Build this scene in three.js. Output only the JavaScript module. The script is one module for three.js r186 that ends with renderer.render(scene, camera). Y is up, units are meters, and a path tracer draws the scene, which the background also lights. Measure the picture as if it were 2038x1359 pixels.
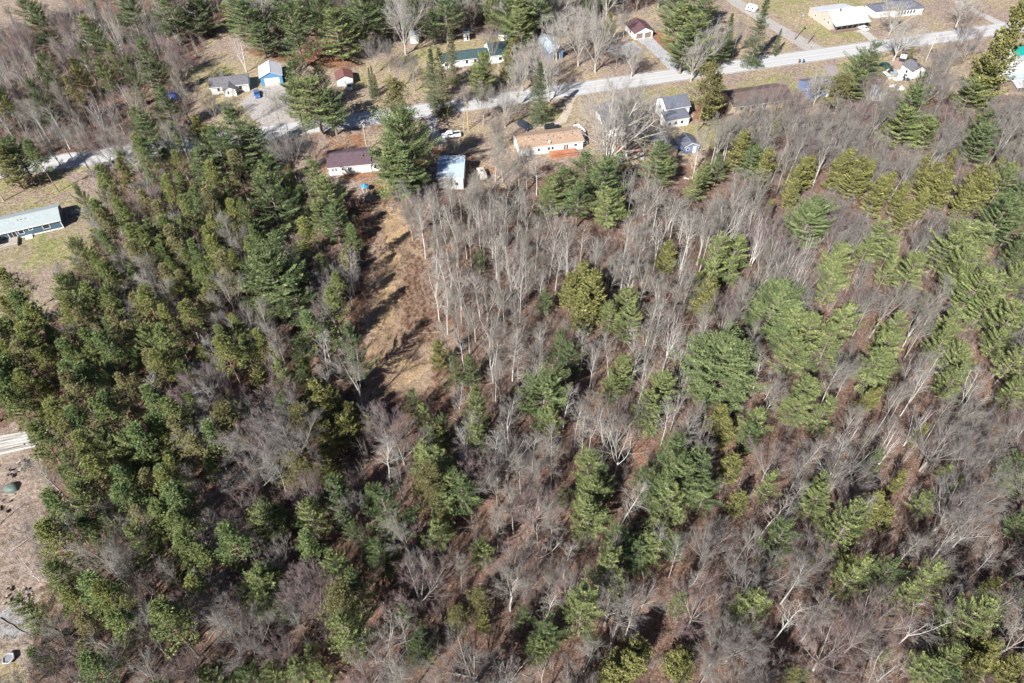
import * as THREE from 'three';
import { mergeGeometries } from 'three/addons/utils/BufferGeometryUtils.js';

// ---------- camera, sky, sun, exposure ----------
const scene = new THREE.Scene();
const W = 2038, H = 1359, FOCAL = 1377, CAM_Y = 113, PITCH = 47.3 * Math.PI / 180;
const camera = new THREE.PerspectiveCamera(2 * Math.atan(H / 2 / FOCAL) * 180 / Math.PI, W / H, 1, 6000);
camera.position.set(0, CAM_Y, 0);
camera.rotation.x = -PITCH;
const SUN_AZ = 33 * Math.PI / 180, SUN_EL = 38 * Math.PI / 180;      // sun behind the camera, to its left
const SUN_DIR = new THREE.Vector3(-Math.sin(SUN_AZ) * Math.cos(SUN_EL), Math.sin(SUN_EL), Math.cos(SUN_AZ) * Math.cos(SUN_EL));
{ // clear spring sky: deep blue overhead, paler towards the horizon, a little brighter around the sun
  const w = 256, h = 128, d = new Float32Array(w * h * 4), v = new THREE.Vector3();
  for (let j = 0; j < h; j++) for (let i = 0; i < w; i++) {
    const el = ((j + .5) / h - .5) * Math.PI, az = ((i + .5) / w - .5) * 2 * Math.PI; v.set(Math.cos(az) * Math.cos(el), Math.sin(el), Math.sin(az) * Math.cos(el));
    const t = Math.pow(1 - Math.max(0, v.y), 3), g = Math.pow(Math.max(0, v.dot(SUN_DIR)), 12) * .09, o = (j * w + i) * 4;
    d[o] = .026 + .07 * t + g; d[o + 1] = .05 + .075 * t + g; d[o + 2] = .115 + .06 * t + g; d[o + 3] = 1;
  }
  const sky = new THREE.DataTexture(d, w, h, THREE.RGBAFormat, THREE.FloatType); sky.mapping = THREE.EquirectangularReflectionMapping; sky.magFilter = THREE.LinearFilter; sky.needsUpdate = true;
  scene.background = sky; scene.environment = sky;
}
const sun = new THREE.DirectionalLight(new THREE.Color(1, 0.972, 0.925), 5);
sun.name = 'sun';
sun.position.copy(SUN_DIR).multiplyScalar(400).add(new THREE.Vector3(0, 0, -150));
sun.target.position.set(0, 0, -150);
sun.castShadow = true;
Object.assign(sun.shadow.camera, { left: -260, right: 260, top: 220, bottom: -220, near: 10, far: 900 });
sun.shadow.mapSize.set(4096, 4096);
scene.add(sun, sun.target);
const renderer = new THREE.WebGLRenderer({ antialias: true });
renderer.toneMapping = THREE.LinearToneMapping;
renderer.toneMappingExposure = 2.05;
renderer.shadowMap.enabled = true;
// ---------- helpers ----------
const V = (x, y, z) => new THREE.Vector3(x, y, z);
function rng(a) { return () => { a |= 0; a = a + 0x6D2B79F5 | 0; let t = Math.imul(a ^ a >>> 15, 1 | a); t = t + Math.imul(t ^ t >>> 7, 61 | t) ^ t; return ((t ^ t >>> 14) >>> 0) / 4294967296; }; }
const SP = Math.sin(PITCH), CP = Math.cos(PITCH);
function at(u, v, y = 0) {                       // where the view ray through a photo pixel meets the level y
  const a = (u - W / 2) / FOCAL, b = -(v - H / 2) / FOCAL, dy = -SP + b * CP, dz = -CP - b * SP, t = (y - CAM_Y) / dy;
  return V(a * t, y, dz * t);
}
function toPx(p) { const y = p.y - CAM_Y, w = -y * SP - p.z * CP; return [W / 2 + FOCAL * p.x / w, H / 2 - FOCAL * (y * CP - p.z * SP) / w, FOCAL / w]; }
const pxm = (u, v, y = 0) => toPx(at(u, v, y))[2];   // pixels per metre there
function inPoly(x, y, P) { let c = false; for (let i = 0, j = P.length - 1; i < P.length; j = i++) { const [xi, yi] = P[i], [xj, yj] = P[j]; if ((yi > y) !== (yj > y) && x < (xj - xi) * (y - yi) / (yj - yi) + xi) c = !c; } return c; }
const used = {};
function numbered(n) { used[n] = (used[n] ?? -1) + 1; return used[n] ? n + '_' + String(used[n]).padStart(3, '0') : n; }
function shadows(o) { o.traverse((m) => { if (m.isMesh) { m.castShadow = true; m.receiveShadow = true; } }); return o; }
function tag(o, label, category, group, kind) { Object.assign(o.userData, { label, category }); if (group) o.userData.group = group; if (kind) o.userData.kind = kind; return o; }
function thing(name, label, category, p = V(0, 0, 0), turn = 0, group) {
  const o = new THREE.Group(); o.name = numbered(name); o.position.copy(p); o.rotation.y = turn; scene.add(o);
  return tag(o, label, category, group);
}
function part(name, geo, mat, parent, x = 0, y = 0, z = 0) {
  const m = new THREE.Mesh(geo, mat); m.name = name; m.position.set(x, y, z); m.castShadow = m.receiveShadow = true; parent.add(m); return m;
}
function struct(name, geo, mat) { const m = part(numbered(name), geo, mat, scene); m.userData.kind = 'structure'; return m; }
const box = (w, h, d, x = 0, y = 0, z = 0) => new THREE.BoxGeometry(w, h, d).translate(x, y, z);
const cyl = (r0, r1, h, n = 8, x = 0, y = 0, z = 0) => new THREE.CylinderGeometry(r0, r1, h, n).translate(x, y, z);
function merge(list) { return mergeGeometries(list.map((g) => g.index ? g.toNonIndexed() : g)); }
// value noise
const HASH = new Float32Array(65536); { const R = rng(77); for (let i = 0; i < 65536; i++) HASH[i] = R(); }
const hsh = (x, y) => HASH[(Math.imul(x, 73856093) ^ Math.imul(y, 19349663)) & 65535];
function vn(x, y) { const xi = Math.floor(x), yi = Math.floor(y); let a = x - xi, b = y - yi; a = a * a * (3 - 2 * a); b = b * b * (3 - 2 * b); const p = hsh(xi, yi), q = hsh(xi + 1, yi), r = hsh(xi, yi + 1), s = hsh(xi + 1, yi + 1); return p + (q - p) * a + (r - p) * b + (p - q - r + s) * a * b; }
const fbm = (x, y) => vn(x, y) * .5 + vn(x * 2.03 + 9, y * 2.03 + 4) * .3 + vn(x * 4.1 + 3, y * 4.1 + 7) * .2;
const s8 = (l) => { l = Math.min(1, Math.max(0, l)); return 255 * (l <= .0031308 ? 12.92 * l : 1.055 * Math.pow(l, 1 / 2.4) - .055); };
function tex(n, fn, rep = 1) {                   // tiling colour texture, fn(u, v) -> linear rgb
  const d = new Uint8Array(n * n * 4);
  for (let y = 0; y < n; y++) for (let x = 0; x < n; x++) { const c = fn(x, y), i = (y * n + x) * 4; d[i] = s8(c[0]); d[i + 1] = s8(c[1]); d[i + 2] = s8(c[2]); d[i + 3] = 255; }
  const t = new THREE.DataTexture(d, n, n); t.colorSpace = THREE.SRGBColorSpace; t.wrapS = t.wrapT = THREE.RepeatWrapping; t.magFilter = THREE.LinearFilter; t.minFilter = THREE.LinearMipmapLinearFilter; t.generateMipmaps = true; t.repeat.set(rep, rep); t.needsUpdate = true; return t;
}
const tint = (c, k) => [c[0] * k, c[1] * k, c[2] * k];
const mixc = (a, b, t) => [a[0] + (b[0] - a[0]) * t, a[1] + (b[1] - a[1]) * t, a[2] + (b[2] - a[2]) * t];
const mat = (c, rough = .85, extra = {}) => new THREE.MeshStandardMaterial({ color: new THREE.Color().setRGB(...c), roughness: rough, ...extra });
function mottled(c1, c2, f, rough, extra = {}, size = 8) {   // weathered surface: two tones in patches of real size, uv in metres
  const t = tex(256, (x, y) => { const s = fbm(x * f, y * f), g = hsh(x, y); return mixc(c1, c2, Math.min(1, Math.max(0, (s - .5) * 2.2 + .5 + (g - .5) * .5))); }, 1 / size);
  return new THREE.MeshStandardMaterial({ map: t, roughness: rough, ...extra });
}
let TRIS = 0;
class Geo {
  constructor() { this.p = []; this.c = []; this.i = []; }
  v(x, y, z, c) { this.p.push(x, y, z); this.c.push(c[0], c[1], c[2]); return this.p.length / 3 - 1; }
  tube(pts, rad, n, c) {
    let prev = -1; const a = V(), b = V(), d = V();
    for (let k = 0; k < pts.length; k++) {
      d.subVectors(pts[Math.min(k + 1, pts.length - 1)], pts[Math.max(k - 1, 0)]).normalize();
      a.set(Math.abs(d.y) > .9 ? 1 : 0, Math.abs(d.y) > .9 ? 0 : 1, 0).cross(d).normalize(); b.crossVectors(d, a);
      const st = this.p.length / 3, r = rad[k], P = pts[k];
      for (let s = 0; s < n; s++) { const q = s / n * Math.PI * 2, cs = Math.cos(q) * r, sn = Math.sin(q) * r; this.v(P.x + a.x * cs + b.x * sn, P.y + a.y * cs + b.y * sn, P.z + a.z * cs + b.z * sn, Array.isArray(c[0]) ? c[k] : c); }
      if (prev >= 0) for (let s = 0; s < n; s++) { const e = (s + 1) % n; this.i.push(prev + s, prev + e, st + s, prev + e, st + e, st + s); }
      prev = st;
    }
  }
  spike(p, q, r, c, c2 = c) {
    const d = V().subVectors(q, p).normalize(), a = V(Math.abs(d.y) > .9 ? 1 : 0, Math.abs(d.y) > .9 ? 0 : 1, 0).cross(d).normalize(), b = V().crossVectors(d, a), t = this.v(q.x, q.y, q.z, c2), ks = [];
    for (let s = 0; s < 3; s++) { const w = s * 2.0944; ks.push(this.v(p.x + (a.x * Math.cos(w) + b.x * Math.sin(w)) * r, p.y + (a.y * Math.cos(w) + b.y * Math.sin(w)) * r, p.z + (a.z * Math.cos(w) + b.z * Math.sin(w)) * r, c)); }
    this.i.push(ks[0], ks[1], t, ks[1], ks[2], t, ks[2], ks[0], t);
  }
  blade(x, y, z, dx, dy, dz, len, w, R, c, nx = 0, ny = 1, nz = 0, loose = 1.1) {      // one needle bundle: a slim triangle, its flat side roughly towards n
    nx += (R() - .5) * loose; ny += (R() - .5) * loose; nz += (R() - .5) * loose;
    let ax = dy * nz - dz * ny, ay = dz * nx - dx * nz, az = dx * ny - dy * nx, k = w / 2 / (Math.hypot(ax, ay, az) || 1); ax *= k; ay *= k; az *= k;
    const s = this.v(x + ax, y + ay, z + az, c); this.v(x - ax, y - ay, z - az, c); this.v(x + dx * len, y + dy * len, z + dz * len, c); this.i.push(s, s + 2, s + 1);
  }
  build() { const g = new THREE.BufferGeometry(); g.setAttribute('position', new THREE.Float32BufferAttribute(this.p, 3)); g.setAttribute('color', new THREE.Float32BufferAttribute(this.c, 3)); g.setIndex(this.i); g.computeVertexNormals(); TRIS += this.i.length / 3; return g; }
}
// ---------- ground, roads, drives ----------
const Z = (pts) => pts.map(([u, v]) => { const p = at(u, v); return [p.x, p.z]; });
const LIT = [.215, .124, .088], LIT2 = [.115, .071, .054], LIT3 = [.29, .19, .13], STRAW = [.43, .335, .215], LAWN = [.345, .315, .14], LAWN2 = [.26, .268, .095], NEEDLE = [.34, .165, .085], GRAV = [.43, .395, .365], DIRT = [.36, .27, .222], BRUSH = [.22, .135, .09];
const zone = (col, col2, rag, pts) => { const P = Z(pts), xs = P.map((p) => p[0]), zs = P.map((p) => p[1]); return { col, col2, rag, P, x0: Math.min(...xs) - rag, x1: Math.max(...xs) + rag, z0: Math.min(...zs) - rag, z1: Math.max(...zs) + rag }; };
const GROUND = [
  // open ground along the road, with yards
  zone(DIRT, STRAW, 5, [[380, 120], [470, 30], [620, 90], [820, 60], [1060, 60], [1230, 20], [1480, -20], [2200, -40], [2200, 210], [1900, 190], [1720, 200], [1600, 240], [1430, 270], [1400, 350], [1290, 330], [1160, 320], [1000, 380], [640, 400], [560, 280], [380, 240]]),
  zone(LAWN, STRAW, 2, [[1600, -30], [1900, -40], [1740, 20], [1720, 60], [1750, 78], [1645, 92], [1560, 40], [1490, -10]]),
  zone(LAWN, DIRT, 2, [[1230, 190], [1400, 165], [1560, 150], [1760, 120], [1780, 150], [1600, 190], [1440, 200], [1250, 205]]),
  zone(LAWN2, LAWN, 1.5, [[1640, 130], [1720, 118], [1725, 128], [1650, 146]]),
  zone(STRAW, LAWN, 2, [[1360, 250], [1440, 235], [1460, 260], [1430, 300], [1380, 310]]),
  zone(LAWN, DIRT, 2, [[1020, 205], [1130, 195], [1130, 240], [1100, 252], [1030, 240]]),
  zone(STRAW, LAWN, 2.5, [[780, 110], [880, 90], [930, 75], [1000, 70], [1000, 100], [880, 130], [860, 180], [760, 180]]),
  zone(LAWN, STRAW, 1.5, [[700, 140], [760, 125], [770, 160], [720, 180]]),
  zone(STRAW, LAWN, 3, [[380, 130], [520, 110], [560, 200], [480, 260], [410, 220]]),
  zone(STRAW, DIRT, 2, [[1230, 120], [1330, 115], [1340, 140], [1270, 150], [1180, 170], [1120, 178], [1180, 140]]),
  zone(NEEDLE, LIT, 3, [[470, 100], [640, 85], [720, 130], [680, 140], [560, 120]]),
  zone(NEEDLE, [.3, .12, .06], 1.2, [[1290, 70], [1310, 62], [1370, 105], [1395, 118], [1370, 128], [1345, 125], [1310, 95]]),
  zone(NEEDLE, DIRT, 4, [[620, 250], [740, 250], [760, 300], [880, 300], [980, 330], [930, 380], [740, 380], [640, 330]]),
  zone(DIRT, STRAW, 3, [[870, 235], [990, 215], [1020, 240], [990, 330], [900, 300]]),
  zone([.3, .14, .075], NEEDLE, 1.5, [[1375, 205], [1440, 205], [1440, 240], [1390, 235]]),
  // far-left field and its woods edge
  zone([.38, .275, .23], STRAW, 5, [[-80, -40], [135, -40], [130, 25], [60, 45], [-80, 70]]),
  // yard of the long blue house
  zone(LAWN, DIRT, 3, [[-200, 375], [180, 330], [215, 360], [190, 470], [140, 560], [90, 640], [-200, 680]]),
  zone(LAWN2, LAWN, 2.5, [[60, 470], [140, 465], [130, 520], [60, 530]]),
  zone([.34, .24, .18], LAWN, 3, [[-100, 360], [140, 340], [150, 380], [-100, 415]]),
  // lower left yard
  zone(DIRT, [.4, .32, .26], 2, [[-200, 850], [75, 860], [80, 1000], [90, 1150], [80, 1230], [50, 1400], [-200, 1400]]),
  zone([.38, .37, .36], [.3, .29, .285], .8, [[-30, 1225], [40, 1205], [68, 1208], [66, 1262], [20, 1278], [-30, 1270]]),
  zone(STRAW, LAWN, 1.5, [[-60, 1310], [40, 1310], [50, 1400], [-60, 1400]]),
  // the mown strip through the woods
  zone([.4, .29, .2], BRUSH, 4, [[735, 395], [850, 395], [880, 560], [910, 700], [880, 790], [760, 830], [690, 730], [690, 620], [730, 520]]),
  zone([.5, .345, .19], LIT3, 2.2, [[775, 405], [805, 405], [800, 480], [792, 580], [775, 660], [760, 720], [800, 700], [850, 710], [850, 740], [790, 775], [745, 755], [720, 720], [735, 640], [755, 540]]),
  zone(BRUSH, LIT3, 3, [[800, 520], [850, 520], [860, 640], [800, 640]]),
  // paths of brown leaves between the trees
  zone([.33, .165, .1], LIT, 2, [[1245, 860], [1275, 850], [1290, 960], [1270, 1010], [1255, 1000]]),
  zone([.33, .2, .15], LIT, 4, [[980, 980], [1120, 940], [1160, 1080], [1060, 1130], [1000, 1080]]),
  zone([.33, .21, .155], LIT, 4, [[1240, 1130], [1300, 1130], [1290, 1300], [1200, 1320]]),
  zone([.36, .22, .16], LIT, 3, [[1340, 330], [1385, 325], [1380, 380], [1350, 385]]),
];
function groundColor(x, z, grain) {
  const a = fbm(x * .05 + 31, z * .05), b = fbm(x * .35, z * .35 + 17), f = vn(x * 2.3, z * 2.3), g = grain;
  let c = mixc(LIT, LIT2, Math.min(1, Math.max(0, (a - .42) * 2.4)));
  c = mixc(c, LIT3, Math.min(1, Math.max(0, (b - .55) * 2.6)));
  const wx = (vn(x * .22, z * .22) - .5) * 2 + (vn(x * 1.1 + 5, z * 1.1) - .5), wz = (vn(x * .22 + 40, z * .22) - .5) * 2 + (vn(x * 1.1, z * 1.1 + 8) - .5);
  for (const q of GROUND) {
    if (x < q.x0 || x > q.x1 || z < q.z0 || z > q.z1) continue;
    if (inPoly(x + wx * q.rag, z + wz * q.rag, q.P)) c = mixc(q.col, q.col2, Math.min(1, Math.max(0, (fbm(x * .16 + q.x0, z * .16) - .5) * 3 + .45 + (f - .5) * .7)));
  }
  const k = .47 + .36 * f + (g - .5) * .6 + (vn(x * 5.1, z * 5.1) - .5) * .25;   // leaves and stems, each its own tone
  return tint(g > .93 ? mixc(c, [.6, .5, .4], .35) : c, Math.max(.3, k));
}

function groundPiece(x0, x1, z0, z1, nx, nz) {
  const d = new Uint8Array(nx * nz * 4), R = rng(5);
  for (let j = 0; j < nz; j++) for (let i = 0; i < nx; i++) { const c = groundColor(x0 + (i + .5) / nx * (x1 - x0), z1 - (j + .5) / nz * (z1 - z0), R()), o = (j * nx + i) * 4; d[o] = s8(c[0]); d[o + 1] = s8(c[1]); d[o + 2] = s8(c[2]); d[o + 3] = 255; }
  const t = new THREE.DataTexture(d, nx, nz); t.colorSpace = THREE.SRGBColorSpace; t.magFilter = THREE.LinearFilter; t.needsUpdate = true;
  const g = new THREE.PlaneGeometry(x1 - x0, z1 - z0).rotateX(-Math.PI / 2).translate((x0 + x1) / 2, 0, (z0 + z1) / 2);
  return [g, new THREE.MeshStandardMaterial({ map: t, roughness: 1 })];
}
{
  const near = groundPiece(-135, 135, -150, -10, 1800, 1400), far = groundPiece(-290, 290, -350, -150, 2048, 1000);
  const B = 3000, fill = [[-B, B, -B, -350], [-B, B, -10, B], [-B, -290, -350, -150], [290, B, -350, -150], [-B, -135, -150, -10], [135, B, -150, -10]].map(([a, b, c, d]) => { const g = new THREE.PlaneGeometry(b - a, d - c).rotateX(-Math.PI / 2).translate((a + b) / 2, 0, (c + d) / 2), p = g.attributes.position, u = g.attributes.uv; for (let i = 0; i < p.count; i++) u.setXY(i, p.getX(i) / 60, p.getZ(i) / 60); return g; });
  const outer = new THREE.MeshStandardMaterial({ roughness: 1, map: tex(512, (x, y) => { const s = fbm(x * .05, y * .05), g = hsh(x, y); return tint(mixc(LIT, LIT2, s), .7 + .6 * g); }) });
  const g = mergeGeometries([near[0], far[0], mergeGeometries(fill)], true);
  struct('ground', g, [near[1], far[1], outer]);
}
const strip = (pts, w, y) => {                    // ribbon along points on the ground, uv in metres
  const p = [], u = [], ix = []; let s = 0;
  pts.forEach((q, k) => { const a = pts[Math.max(0, k - 1)], b = pts[Math.min(pts.length - 1, k + 1)], d = V().subVectors(b, a).setY(0).normalize(), wd = Array.isArray(w) ? w[k] : w; if (k) s += q.distanceTo(pts[k - 1]); for (const e of [-.5, .5]) { p.push(q.x - d.z * wd * e, y, q.z + d.x * wd * e); u.push(e * wd, s); } if (k) { const i = k * 2; ix.push(i - 2, i, i - 1, i - 1, i, i + 1); } });
  const g = new THREE.BufferGeometry(); g.setAttribute('position', new THREE.Float32BufferAttribute(p, 3)); g.setAttribute('uv', new THREE.Float32BufferAttribute(u, 2)); g.setIndex(ix); g.computeVertexNormals(); return g;
};
function sheet(pts, y) { const s = new THREE.Shape(pts.map((p) => new THREE.Vector2(p.x, -p.z))); const g = new THREE.ShapeGeometry(s).rotateX(-Math.PI / 2).translate(0, y, 0); return g; }
const roadAt = (x, off = 0) => V(x, 0, -213.3 - .285 * x + off);
const asphalt = new THREE.MeshStandardMaterial({ roughness: .92, map: (() => { const t = tex(256, (x, y) => { const s = fbm(x * .04, y * .02), g = hsh(x, y), track = Math.exp(-Math.pow(((x / 256 * 8 + 8) % 4 - 2 - .9) / .45, 2)) + Math.exp(-Math.pow(((x / 256 * 8 + 8) % 4 - 2 + .9) / .45, 2)); return tint(mixc([.46, .455, .46], [.36, .355, .36], s * .5 + track * .45), .86 + .28 * g); }); t.repeat.set(1 / 8, 1 / 20); return t; })() });
const gravelMat = mottled([.38, .35, .325], [.27, .245, .23], .06, 1, {}, 9), concrete = mottled([.42, .405, .385], [.33, .32, .3], .05, .9, {}, 8), pavedDrive = mottled([.42, .42, .44], [.25, .245, .25], .09, .9, {}, 10);
{
  const L = [-900, -300, -150, 0, 150, 300, 900];
  struct('road_shoulder', strip(L.map((x) => roadAt(x)), 9.2, .006), gravelMat);
  struct('road', strip(L.map((x) => roadAt(x)), 7.4, .012), asphalt);
  const paint = mat([.7, .7, .68], .8), yel = mat([.55, .5, .38], .8), n = V(.274, 0, .9617);
  for (const [o, m, nm] of [[-3.2, paint, 'edge_line'], [3.2, paint, 'edge_line'], [-.12, yel, 'centre_line'], [.12, yel, 'centre_line']]) struct(nm, strip(L.map((x) => roadAt(x).addScaledVector(n, o)), .11, .017), m);
  const px = (a) => a.map(([u, v]) => at(u, v));
  struct('side_road', strip(px([[1430, -25], [1470, 8], [1525, 42], [1580, 75], [1628, 101], [1642, 110]]), [6, 6, 6, 6.4, 8, 14], .009), gravelMat);
  struct('garage_drive', strip(px([[1279, 74], [1296, 88], [1322, 112], [1350, 138], [1362, 148]]), [7, 5.5, 5.5, 6.5, 10], .009), pavedDrive);
  struct('parking_slab', sheet(px([[1208, 92], [1262, 84], [1278, 98], [1268, 108], [1212, 108]]), .008), pavedDrive);
  struct('farm_drive', strip(px([[1702, 53], [1722, 66], [1742, 82], [1750, 90]]), [4, 3.6, 3.6, 6], .009), concrete);
  struct('corner_drive', strip(px([[1905, 2], [1940, 22], [1985, 44], [2010, 58]]), [3.5, 3.5, 4, 8], .009), concrete);
  struct('gravel_yard', sheet(px([[500, 185], [525, 172], [568, 167], [585, 200], [600, 240], [560, 262], [505, 240], [478, 205]]), .008), gravelMat);
  struct('drive', strip(px([[1134, 190], [1132, 205], [1128, 222], [1118, 240], [1095, 250], [1060, 250]]), [5, 2.6, 2.6, 3, 3.4, 3], .009), mottled([.45, .39, .32], [.35, .28, .22], .05, 1));
  struct('drive', strip(px([[860, 222], [858, 248], [866, 270], [880, 285]]), [5, 3, 3, 4], .009), concrete);
  struct('drive', strip(px([[100, 330], [170, 318], [240, 320], [300, 310]]), [4, 6, 9, 6], .009), gravelMat);
  struct('drive', strip(px([[1650, 130], [1655, 140], [1662, 150]]), [5, 4, 4], .009), mottled([.3, .26, .26], [.24, .2, .2], .05, 1));
  struct('drive', strip(px([[1818, 92], [1810, 105], [1790, 128], [1775, 140]]), [6, 4, 4, 3], .009), mottled([.36, .26, .21], [.28, .19, .15], .05, 1));
}
// ---------- buildings ----------
const M = {
  white: mottled([.8, .8, .78], [.7, .7, .68], .05, .7), cream: mottled([.5, .43, .38], [.43, .37, .32], .05, .8), tan: mottled([.55, .42, .28], [.46, .35, .23], .05, .8), blueWall: mottled([.075, .125, .18], [.065, .108, .155], .05, .7), skyBlue: mottled([.1, .27, .47], [.085, .23, .41], .05, .5), slateBlue: mottled([.16, .22, .36], [.13, .19, .31], .05, .7), brownSide: mottled([.24, .18, .15], [.18, .135, .115], .07, .85),
  trim: mat([.82, .82, .8], .6), glass: mat([.03, .04, .05], .12), dark: mat([.035, .035, .04], .6), doorW: mat([.85, .84, .82], .55),
  rPale: mottled([0.344, 0.389, 0.394], [0.271, 0.312, 0.316], .11, .8, {}, 6), rGrey: mottled([0.164, 0.156, 0.176], [0.098, 0.094, 0.107], .09, .85), rSlate: mottled([0.139, 0.148, 0.184], [0.09, 0.094, 0.123], .1, .85), rWhite: mottled([0.59, 0.59, 0.623], [0.508, 0.508, 0.541], .05, .45), rPaleBlue: mottled([0.508, 0.566, 0.59], [0.426, 0.484, 0.508], .06, .5), rRed: mottled([0.197, 0.082, 0.066], [0.131, 0.061, 0.053], .09, .85), rMaroon: mottled([0.139, 0.07, 0.078], [0.094, 0.049, 0.057], .08, .85), rPlum: mottled([0.123, 0.078, 0.094], [0.082, 0.053, 0.066], .08, .85),
  rGreen: mottled([0.049, 0.086, 0.092], [0.033, 0.061, 0.067], .1, .8), rTeal: mat([.01, .26, .22], .5), rOrange: mottled([.42, .3, .215], [.23, .15, .108], .09, .9, {}, 5), rBrown: mottled([0.139, 0.094, 0.082], [0.102, 0.07, 0.061], .08, .85), rBlueMetal: mottled([0.41, 0.492, 0.574], [0.328, 0.41, 0.508], .06, .4), wood: mottled([.42, .36, .31], [.3, .26, .22], .1, .9), redwood: mottled([.45, .19, .1], [.3, .12, .065], .1, .9), chim: mat([.13, .13, .14], .7),
};
function prism(poly, len, axis) {                 // polygon (across, up) pushed along the building
  const s = new THREE.Shape(poly.map(([a, b]) => new THREE.Vector2(a, b))), g = new THREE.ExtrudeGeometry(s, { depth: len, bevelEnabled: false });
  return axis === 'x' ? g.rotateY(Math.PI / 2) : g.rotateY(Math.PI).rotateY(Math.PI);
}
function section(G, s, L) {
  const x0 = s.x0 ?? 0, x1 = s.x1 ?? L, d0 = s.d0 ?? 0, d1 = s.d1, h = s.h, rh = s.rh, ov = s.ov ?? .35, t = .14, wall = s.wall, ax = s.ax ?? 'x';
  const A = ax === 'x' ? d0 : x0, B = ax === 'x' ? d1 : x1, m = A + (B - A) * (s.peak ?? .5), ln = ax === 'x' ? x1 - x0 : d1 - d0;
  const body = [[A, -.2], [B, -.2], [B, h], [m, h + rh - .03], [A, h]], sa = m > A ? rh / (m - A) : 0, sb = B > m ? rh / (B - m) : 0;
  const rf = [[A - ov, h - ov * sa], [m, h + rh], [B + ov, h - ov * sb], [B + ov, h - ov * sb + t], [m, h + rh + t], [A - ov, h - ov * sa + t]];
  if (m >= B - .01) rf.splice(1, 5, [B + ov, h + rh + ov * sa], [B + ov, h + rh + ov * sa + t], [A - ov, h - ov * sa + t]), body.splice(2, 3, [B, h + rh - .03], [A, h]);
  if (ax === 'x') {   // profile runs front to back: local z = -across
    const f = (p, e0, e1) => { const g = new THREE.ExtrudeGeometry(new THREE.Shape(p.map(([a, b]) => new THREE.Vector2(a, b))), { depth: e1 - e0, bevelEnabled: false }); return g.rotateY(Math.PI / 2).translate(e0, 0, 0); };
    part('wall', f(body, x0, x1), wall, G); part('roof', f(rf, x0 - ov * .8, x1 + ov * .8), s.roof, G, 0, .012, 0);
    if (s.ov !== 0) part('fascia', box(x1 - x0 + ov * 1.6, .16, .04, (x0 + x1) / 2, h - ov * sa + .02, -d0 + ov + .022), M.trim, G);
  } else {
    const f = (p, e0, e1) => new THREE.ExtrudeGeometry(new THREE.Shape(p.map(([a, b]) => new THREE.Vector2(a, b))), { depth: e1 - e0, bevelEnabled: false }).translate(0, 0, -e1);
    part('wall', f(body, d0, d1), wall, G); part('roof', f(rf, d0 - ov * .8, d1 + ov * .8), s.roof, G, 0, .012, 0);
  }
}
function hipRoof(G, x0, x1, d0, d1, h, rh, m, ov = .4) {
  const X0 = x0 - ov, X1 = x1 + ov, Z0 = -d0 + ov, Z1 = -d1 - ov, zm = (Z0 + Z1) / 2, in_ = Math.min((Z0 - Z1) / 2, (X1 - X0) / 2 - .2);
  const v = [[X0, h, Z0], [X1, h, Z0], [X1, h, Z1], [X0, h, Z1], [X0 + in_, h + rh, zm], [X1 - in_, h + rh, zm]], f = [[0, 1, 5], [0, 5, 4], [1, 2, 5], [2, 3, 4], [2, 4, 5], [3, 0, 4], [3, 2, 1], [3, 1, 0]], p = [], u = [];
  for (const t of f) for (const k of t) { p.push(...v[k]); u.push(v[k][0], v[k][2]); }
  const g = new THREE.BufferGeometry(); g.setAttribute('position', new THREE.Float32BufferAttribute(p, 3)); g.setAttribute('uv', new THREE.Float32BufferAttribute(u, 2)); g.computeVertexNormals(); part('roof', g, m, G, 0, .01, 0);
}
function opening(G, face, a, y, w, h, nm = 'window', fm = M.trim, pm = M.glass) {   // face: ['f', depth] | ['l', x] | ['r', x]
  const [k, q] = face, fr = .11, f = part(nm, merge([box(w + 2 * fr, fr, .09, 0, h / 2 + fr / 2, 0), box(w + 2 * fr, fr, .09, 0, -h / 2 - fr / 2, 0), box(fr, h, .09, -w / 2 - fr / 2, 0, 0), box(fr, h, .09, w / 2 + fr / 2, 0, 0)]), fm, G);
  part(nm === 'door' ? 'panel' : 'pane', box(w, h, .05), pm, f);
  if (k === 'f') f.position.set(a, y, -q + .045); else { f.rotation.y = k === 'l' ? -Math.PI / 2 : Math.PI / 2; f.position.set(k === 'l' ? q - .045 : q + .045, y, -a); }
  return f;
}
function house(name, label, a, b, secs, more, category = 'house') {
  const A = at(...a), B = at(...b), d = V().subVectors(B, A), L = d.length(), G = thing(name, label, category, A, Math.atan2(-d.z, d.x));
  for (const s of secs(L)) section(G, s, L);
  more?.(G, L);
  FOOT.push([G, -1, L + 1, Math.max(...secs(L).map((s) => s.d1), 3) + 1]);
  return G;
}
const FOOT = [];
const blockedByHouse = (x, z, pad) => FOOT.some(([G, x0, x1, d]) => { const c = Math.cos(G.rotation.y), s = Math.sin(G.rotation.y), dx = x - G.position.x, dz = z - G.position.z, lx = dx * c - dz * s, lz = dx * s + dz * c; return lx > x0 - pad && lx < x1 + pad && -lz > -1.2 - pad && -lz < d + pad; });
const vent = (G, x, y, d, r = .12, hh = .5) => part('roof_vent', cyl(r, r, hh, 8), M.chim, G, x, y, -d);

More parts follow.
